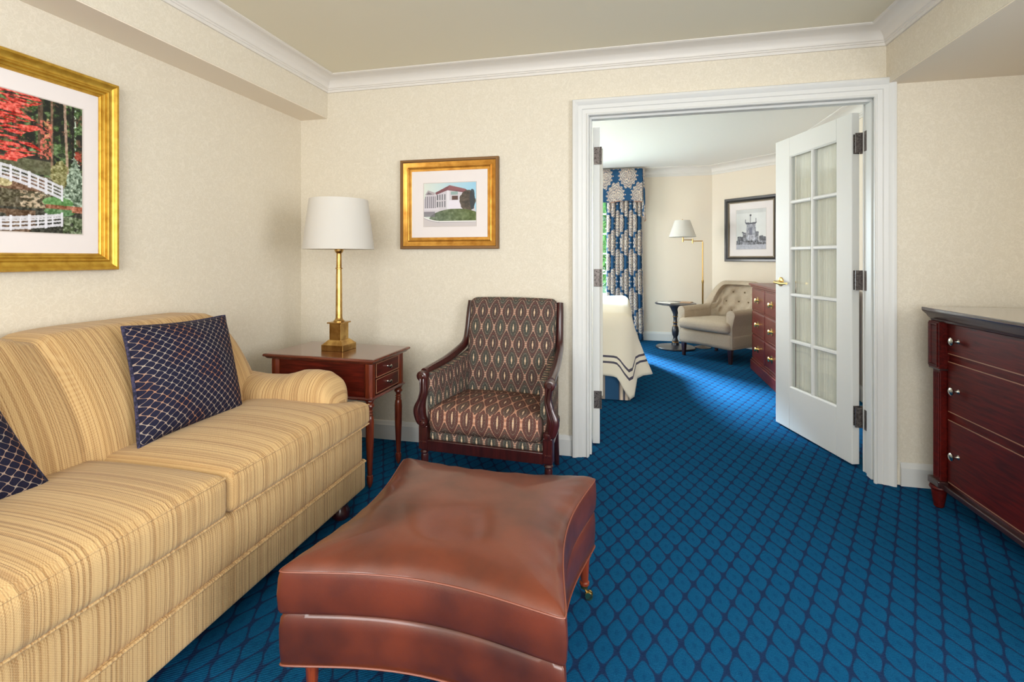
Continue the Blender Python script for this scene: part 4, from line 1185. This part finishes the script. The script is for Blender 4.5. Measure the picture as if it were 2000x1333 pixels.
for (z0, z1) in rows:
    dd = MB().box(FX - .006, FX + .008, -YE + .084, YE - .084, z0, z1).build('drawer', M['dresser_red'], dsr, smooth=False, bevel=.0025)
    for zz in (z0 + .001, z1 - .001):
        if zz > .88: continue
        MB().box(FX - .0068, FX - .0055, -YE + .086, YE - .086, zz - .0022, zz + .0022).build('inlay_line', M['inlay'], dd, smooth=False)
    zk = {.748: .815, .476: .586, .142: .285}[z0]
    for yk in (YE - .155, -YE + .155):
        MB().lathe([(.011, 0), (.008, -.004), (.0055, -.008), (.0055, -.016), (.010, -.020), (.017, -.026), (.018, -.030), (.012, -.034), (0, -.035)], (FX - .006, yk, zk), 18, axis='x').build('knob', M['pewter'], dd)

# ------------------------------------------------------------------ bedroom: bed
bed = thing('bed', 'high bed under an ivory coverlet beyond the doorway, striped blue skirt', 'bed', (-.95, 5.1, 0))
MB().soft(-.95, 1.00, -.93, .93, .12, .40, .03, 6).build('box_spring', M['paper_white'], bed)
MB().soft(-.95, 1.00, -.94, .94, .40, .70, .07, 8).build('mattress', M['paper_white'], bed)
def skf(u, v):
    L = 1.95 + 1.88; q = u * L
    if q < 1.95: p = (-.95 + q, -.950); n = (0, -1)
    else: p = (1.02, -.95 + (q - 1.95)); n = (1, 0)
    w_ = .004 * math.sin(q * 2 * PI / .22)
    return (p[0] + n[0] * w_, p[1] + n[1] * w_, .008 + v * .40)
MB().grid(skf, 160, 2, uvf=lambda u, v: (u * 3.83, v * .4)).build('bed_skirt', M['skirt'], bed, ang=60)
for lx, ly in ((-.85, -.85), (.9, -.85), (-.85, .85), (.9, .85)):
    MB().lathe([(.022, 0), (.026, .12)], (lx, ly, 0), 10).build('leg', M['black'], bed)
cv = MB()
HW, HX = .965, 1.035      # half width (y) and foot edge (x), local to bed
def edge(q):
    """point on the top edge and the outward normal; q runs along near side then foot"""
    r = .10; L1 = HX + .95 - r; arc = PI / 2 * r
    if q < L1: return (-.95 + q, -HW), (0, -1), 0
    if q < L1 + arc:
        a = (q - L1) / r; return (HX - r + r * math.sin(a), -HW + r - r * math.cos(a)), (math.sin(a), -math.cos(a)), math.sin(2 * a)
    return (HX, -HW + r + (q - L1 - arc)), (1, 0), 0
LT_ = (HX + .95 - .10) + PI / 2 * .10 + 2 * HW - .10
LC = (HX + .95 - .10) + PI / 4 * .10
def cov(u, v):
    q = u * LT_; (x, y), n, _ = edge(q)
    dc = q - LC
    drop = .52
    g1_ = math.exp(-((dc + .020) / .050) ** 2)    # near-side lobe of the hanging corner
    g2_ = math.exp(-((dc - .15) / .10) ** 2)      # foot-side lobe
    drop += .185 * g1_ + .01 * g2_
    if v < .25:
        f = v / .25; a = f * PI / 2; rr = .085
        off = -rr + rr * math.sin(a); z = .735 - rr + rr * math.cos(a)
    else:
        f = (v - .25) / .75
        off = (.006 + .02 * f) + f ** 1.2 * (.03 * g1_ + .14 * g2_ - .03 * math.exp(-((dc - .05) / .03) ** 2)) + .008 * f * math.sin(q * 21)
        z = .65 - f * (drop - .085)
    if v > .25 and g1_ > .1: x -= 0
    return (x + n[0] * off, y + n[1] * off, z)
NQ, NV = 150, 26
cv.grid(cov, NQ, NV, uvf=lambda u, v: (u * LT_, (1 - v) * .60))
for i in range(NQ):     # top sheet fans in to the middle line
    pass
def topf(u, v):
    q = u * LT_; (x, y), n, _ = edge(q)
    x0, y0, z0 = cov(u, 0); cx_ = -.9 + (x0 + .9) * .25; 
    return (x0 + (cx_ - x0) * v, y0 + (0.0 - y0) * v, z0 + .02 * math.sin(v * PI / 2))
cv.grid(topf, NQ, 6, uvf=lambda u, v: (u * LT_, .62 + v))
cvo = cv.build('coverlet', M['coverlet'], None, ang=70, loc=(-.95, 5.1, 0))
sd = cvo.modifiers.new('thick', 'SOLIDIFY'); sd.thickness = .006; sd.offset = 0
tag(cvo, 'ivory coverlet with a double charcoal border stripe draped over the bed', 'bedspread')

# ------------------------------------------------------------------ curtains
CX0, CX1 = -.235, .285
def cur(u, v):
    x = CX0 + u * (CX1 - CX0)
    fold = math.sin(u * 2 * PI * 8.5 + .6 * math.sin(v * 4)) * .028 + math.sin(u * 2 * PI * 3.2 + 1.4) * .012
    x += .010 * math.sin(u * 2 * PI * 8.5 + 1.4)
    if v < .55: x += -.0 + .015 * (u - .5) * (1 - v / .55)
    return (x + .02 * u * (1 - v), 7.165 + fold, .018 + v * 2.1)
ct = thing('curtain', 'blue and cream damask curtain hanging in pleats beside the bedroom window', 'curtain', (0, 0, 0))
mc = MB(); mc.grid(cur, 150, 16, uvf=lambda u, v: (u * .95, v * 2.1)); co = mc.build('drape', M['damask'], ct, ang=80)
co.modifiers.new('thick', 'SOLIDIFY').thickness = .003
MB().tube([(-1.6, 7.19, 2.13), (.27, 7.19, 2.13)], .012, 10).build('curtain_rod', M['white_paint'], ct)
vl = thing('valance', 'damask pelmet valance with a folded jabot tail at its right end', 'valance', (0, 0, 0))
VX0, VX1 = -1.85, .285
mv = MB(); mv.grid(lambda u, v: (VX0 + u * (VX1 - VX0), 7.095 + .004 * math.sin(u * 40), 2.005 + .012 * math.sin(u * 30) * (1 - v) + v * .470), 120, 6, uvf=lambda u, v: (u * (VX1 - VX0) + .11, v * .47 + .19))
vo = mv.build('front_panel', M['damask'], vl, ang=80); vo.modifiers.new('thick', 'SOLIDIFY').thickness = .006
MB().box(VX0, VX1, 7.098, 7.30, 2.465, 2.478).build('pelmet_board', M['white_paint'], vl, smooth=False)
mv = MB(); mv.grid(lambda u, v: (VX0 + u * (VX1 - VX0), 7.090, 2.003 + v * .012 + .012 * math.sin(u * 30)), 120, 1); mv.build('trim_braid', M['inlay'], vl)
def jab(u, v):
    y = 7.095 + u * .19; f = math.sin(u * 2 * PI * 2.5) * .020
    zb = 1.72 + .26 * u
    return (VX1 + .006 + f + .018 * (1 - v) * (1 - u), y, zb + v * (2.47 - zb))
mj = MB(); mj.grid(jab, 40, 14, uvf=lambda u, v: (u * .5, v * .6)); jo = mj.build('jabot', M['damask'], vl, ang=80); jo.modifiers.new('thick', 'SOLIDIFY').thickness = .004
mj = MB(); mj.tube([Vector(jab(i / 30, 0)) for i in range(31)], .006, 6).build('jabot_braid', M['inlay'], vl)

# ------------------------------------------------------------------ bedroom: pedestal table and magazine
pt = thing('pedestal_table', 'round black pedestal table with gold-ringed turned stem by the bedroom chair', 'table', (.690, 6.745, 0))
MB().lathe([(0, .012), (.235, .0), (.250, .004), (.252, .014), (.245, .024), (.10, .036), (.05, .044), (0, .046)], seg=40).build('base', M['ebony'], pt)
MB().lathe([(.050, .044), (.046, .075), (.036, .085), (.042, .10), (.030, .12), (.026, .15), (.040, .18), (.046, .23), (.040, .28), (.026, .30), (.024, .33), (.030, .345), (.024, .36), (.024, .40), (.032, .42), (.028, .44), (.040, .48), (.062, .53), (.085, .566), (.09, .575)], seg=24).build('stem', M['ebony'], pt)
for zz, rr in ((.083, .039), (.300, .028), (.345, .031), (.420, .033)):
    MB().tube([(rr * math.cos(k * PI / 8), rr * math.sin(k * PI / 8), zz) for k in range(16)], .004, 6, closed=True).build('gold_ring', M['gilt'], pt)
MB().lathe([(0, .572), (.20, .574), (.245, .582), (.262, .590), (.262, .598), (.255, .604), (0, .604)], seg=44).build('top', M['ebony'], pt)
mg = MB().box(-.085, .085, -.115, .115, 0, .010).build('magazine', M['paper_white'], None, smooth=False, bevel=.002, loc=(.600, 6.690, .6045))
mg.rotation_euler = (0, 0, R(40)); tag(mg, 'pale magazine lying flat on the round black table', 'magazine')
mg2 = MB().box(-.07, .07, -.09, .09, 0, .009).build('magazine', M['print_tan'], None, smooth=False, bevel=.002, loc=(.835, 6.800, .6045))
mg2.rotation_euler = (0, 0, R(-18)); tag(mg2, 'tan-covered magazine on the right of the round black table', 'magazine')

# ------------------------------------------------------------------ bedroom: swing-arm floor lamp
fl = thing('floor_lamp', 'brass swing-arm floor lamp with white coolie shade behind the tufted chair', 'lamp', (1.050, 6.86, 0))
MB().lathe([(0, 0), (.105, 0), (.105, .008), (.085, .014), (.03, .026), (.012, .04)], seg=32).build('base', M['hinge'], fl)  # base coloured dark to stand in for the shadow under the chair
MB().lathe([(.011, .03), (.011, .86), (.014, .865), (.014, .90), (.008, .905), (.0075, 1.41)], seg=14).build('pole', M['brass'], fl)
MB().tube([(0, 0, 1.40), (0, 0, 1.425), (-.125, -.02, 1.425)], .006, 8).build('swing_arm', M['brass'], fl)
MB().lathe([(.008, 1.395), (.008, 1.455)], (-.130, -.02, 0), 10).build('joint', M['brass'], fl)
MB().tube([(-.130, -.02, 1.44), (-.255, -.04, 1.44), (-.255, -.04, 1.52)], .006, 8).build('swing_arm', M['brass'], fl)
MB().lathe([(.009, 1.415), (.009, 1.47)], (-.255, -.04, 0), 10).build('joint', M['brass'], fl)
MB().lathe([(.172, 1.480), (.174, 1.480), (.100, 1.702), (.098, 1.702), (.172, 1.480)], (-.262, -.04, 0), 40).build('lamp_shade', M['shade'], fl)
for k in range(3):
    a = k * 2 * PI / 3
    MB().tube([(-.262, -.04, 1.70), (-.262 + .098 * math.cos(a), -.04 + .098 * math.sin(a), 1.697)], .0015, 5).build('spider_arm', M['brass'], fl)
MB().lathe([(.006, 1.50), (.006, 1.69), (.010, 1.70), (.008, 1.715), (0, 1.72)], (-.262, -.04, 0), 10).build('socket_stem', M['brass'], fl)

# ------------------------------------------------------------------ bedroom: tufted chair
ch = thing('armchair', 'button-tufted oatmeal tweed armchair in the bedroom corner', 'armchair', (1.195, 6.290, 0), R(-45.5))
ch.scale = (1.05, 1.0, 1.0)
# local: front is -y
def tb(p):
    # round the front corners of the base
    return (p.x, p.y - .035 * (1 - (p.x / .36) ** 2) * (1 if p.y < -.2 else 0), p.z + .012 * math.cos(p.x * 5) * (p.z < .2))
MB().soft(-.345, .345, -.365, .34, .155, .345, .05, 10, deform=tb).build('seat_base', M['tweed'], ch)
MB().soft(-.325, .325, -.41, .18, .345, .465, .045, 10, puff=(0, 0, .01, 0, 0, .03), deform=lambda p: (p.x * (1 if p.y < -.2 else .82), p.y - .03 * (1 - (p.x / .34) ** 2) * (1 if p.y < -.25 else 0), p.z)).build('seat_cushion', M['tweed'], ch)
# back and arms: one wrap-around shell in plan, height falling from back to arms
BUT = []
for r_ in range(3):
    for c_ in range(4 if r_ % 2 == 0 else 3):
        BUT.append(((c_ - (1.5 if r_ % 2 == 0 else 1.0)) * .145, .54 + r_ * .115))
def shell(t, inner):
    """t -1..1 round the plan from left arm front to right arm front: x, y, outward normal"""
    a = t * PI / 2
    k = abs(t)
    if k < .55:
        w_ = k / .55 * PI / 2; rx, ry = .345, .20
        x = math.copysign(rx * math.sin(w_), t) if t else 0; y = .150 + ry * math.cos(w_); n = Vector((math.copysign(math.sin(w_), t) if t else 0, math.cos(w_), 0))
    else:
        f = (k - .55) / .45
        x = math.copysign(.345, t); y = .150 - f * .50; n = Vector((math.copysign(1, t), 0, 0))
    return Vector((x, y, 0)), n
def topz(t):
    k = abs(t)
    if k < .22: return .905
    if k > .62: return .605 - .01 * (k - .62)
    f = (k - .22) / .40; return .905 + (.603 - .905) * (f * f * (3 - 2 * f))
def shl(u, v):
    t = 2 * u - 1; p, n = shell(t, 0); zt = topz(t); th = .085 if abs(t) < .5 else .075
    w_ = v * 3.0
    if w_ < 1:        # inner face rising
        z = .36 + w_ * (zt - .05 - .36); off = -th
        if abs(t) < .5:
            # tufting
            s = math.copysign(1, t) * (abs(t) / .5) * .36; dd = 0
            for (bx, bz) in BUT:
                d2 = ((s - bx) / .042) ** 2 + ((z - bz) / .042) ** 2; dd += math.exp(-d2)
            off += .036 * min(1, dd) - .020
            # diagonal creases between buttons
            g_ = abs(math.sin((s / .145 + (z - .54) / .115) * PI / 1 * .5 + PI / 4)) ; h_ = abs(math.sin((s / .145 - (z - .54) / .115) * PI * .5 + PI / 4))
            off -= .022 * (min(g_, h_) ** .6) - .008
        elif abs(t) < .95: off += .006 * abs(math.sin(t * 34))
    elif w_ < 2:      # over the roll
        a = (w_ - 1) * PI; z = zt - .05 + .05 * math.sin(a) * 1.1; off = -th + (th + .025) * (1 - math.cos(a)) / 2
    else:
        f = w_ - 2; z = zt - .05 - f * (zt - .05 - .17); off = .025 - .030 * min(1, f * 3)
    q = p + n * off
    if v < .34 and abs(t) < .5: q.y += (.36 - z) * -.18 + -.0
    if abs(t) < .5: q.y += (z - .36) * .16 * (1 - abs(t) / .5)
    return (q.x, q.y, z)
sm_ = MB(); sm_.grid(shl, 120, 60)
# front faces of the arms
for uu in (0, 1):
    ring_ = [shl(uu, j / 60) for j in range(61)]
    c_ = [sum(q[k] for q in ring_) / 61 for k in range(3)]; c_[1] -= .012
    sm_.add(ring_ + [tuple(c_)], [(i, i + 1, 61) for i in range(60)] + [(60, 0, 61)])
sm_.build('tufted_back', M['tweed'], ch, ang=60)
for (bx, bz) in BUT:
    t = bx / .36 * .5; p, n = shell(t, 0); q = p + n * (-.085 - .000); q.y += (bz - .36) * .16 * (1 - abs(t) / .5)
    if abs(bx) < .2: MB().lathe([(.010, .004), (.009, -.002), (.005, -.006), (0, -.007)], (q.x, q.y + .004, bz), 10, axis='y').build('button', M['button'], ch)
for lx, ly in ((-.30, -.32), (.30, -.32), (-.27, .27), (.27, .27)):
    MB().add([(-.015, -.015, 0), (.015, -.015, 0), (.015, .015, 0), (-.015, .015, 0), (-.024, -.024, .165), (.024, -.024, .165), (.024, .024, .165), (-.024, .024, .165)], [(3, 2, 1, 0), (4, 5, 6, 7), (0, 1, 5, 4), (1, 2, 6, 5), (2, 3, 7, 6), (3, 0, 4, 7)]).build('leg', M['dresser_dark'], ch, smooth=False, bevel=.003, loc=(lx, ly, 0))

# ------------------------------------------------------------------ bedroom: chest of drawers
cd = thing('chest_of_drawers', 'low mahogany chest with rows of square drawers and brass pulls in the bedroom', 'chest', (1.665, 5.135, 0), R(-1.4))
CFX, CY = -.30, .530
MB().box(CFX, .24, -CY, CY, .10, .90).build('case', M['chest'], cd, smooth=False)
MB().box(CFX - .035, .245, -CY - .035, CY + .035, .905, .928).build('top', M['chest'], cd, smooth=False, bevel=.006)
MB().box(CFX - .018, .243, -CY - .018, CY + .018, .885, .905).build('top_moulding', M['chest'], cd, smooth=False, bevel=.005)
MB().box(CFX - .022, .243, -CY - .022, CY + .022, 0, .105).build('plinth', M['chest'], cd, smooth=False, bevel=.006)
MB().box(CFX - .012, .243, -CY - .012, CY + .012, .105, .125).build('plinth_moulding', M['chest'], cd, smooth=False, bevel=.006)
cw = (2 * CY - .03) / 2
dproto = None
for r_, (z0, z1) in enumerate(((.655, .868), (.405, .618), (.150, .368))):
    for c_ in range(2):
        y1 = CY - .03 - c_ * cw; y0 = y1 - cw + .035
        dq = MB().box(CFX - .010, CFX + .004, y0, y1, z0, z1).build('drawer', M['chest'], cd, smooth=False, bevel=.004)
        MB().mould([(y0, z0), (y1, z0), (y1, z1), (y0, z1)], [(-.012, 0), (-.012, .008), (-.004, .012), (0, .006), (0, 0)], Y3, Z3, (-1, 0, 0), closed=True, org=(CFX, 0, 0), side=1).build('drawer_surround', M['chest'], dq, smooth=False)
        kn = MB().lathe([(.036, -.0), (.036, -.003), (.014, -.005), (.010, -.014), (.020, -.024), (.026, -.030), (.016, -.036), (0, -.037)], (CFX - .010, (y0 + y1) / 2, (z0 + z1) / 2), 16, axis='x').build('knob', M['bright_brass'], dq)

# ------------------------------------------------------------------ outside the bedroom window
struct('lawn', 'lawn outside the bedroom window', MB().box(-14, 8, BYW + .3, 26, -.6, -.5), M['lawn'], smooth=False)
def tree(loc, label, hgt, rad, n, seed):
    t = thing('tree', label, 'tree', loc, 0, None)
    MB().tube([(0, 0, 0), (.05, 0, hgt * .4), (.0, .05, hgt * .8)], [.16, .12, .05], 8).build('trunk', M['bark'], t)
    rn = random.Random(seed); mb = MB()
    for i in range(n):
        th = rn.random() * 2 * PI; ph = math.acos(2 * rn.random() - 1); r_ = rad * rn.random() ** .4
        c = Vector((r_ * math.sin(ph) * math.cos(th), r_ * math.sin(ph) * math.sin(th), hgt * .62 + r_ * 1.15 * math.cos(ph)))
        a = Vector((rn.uniform(-1, 1), rn.uniform(-1, 1), rn.uniform(-1, 1))).normalized(); b = a.orthogonal().normalized(); s = .10
        mb.add([c - a * s, c + b * s * .5, c + a * s, c - b * s * .5], [(0, 1, 2, 3)])
    o = mb.build('foliage', M['leaf'], t, smooth=False, weld=False); o['kind'] = 'stuff'
    return t
tree((-1.2, 12.5, -.5), 'leafy green tree close outside the bedroom window', 3.6, 1.7, 5200, 5)
tree((2.6, 18.5, -.5), 'taller green tree farther off beyond the bedroom window', 5.0, 2.3, 4200, 8)
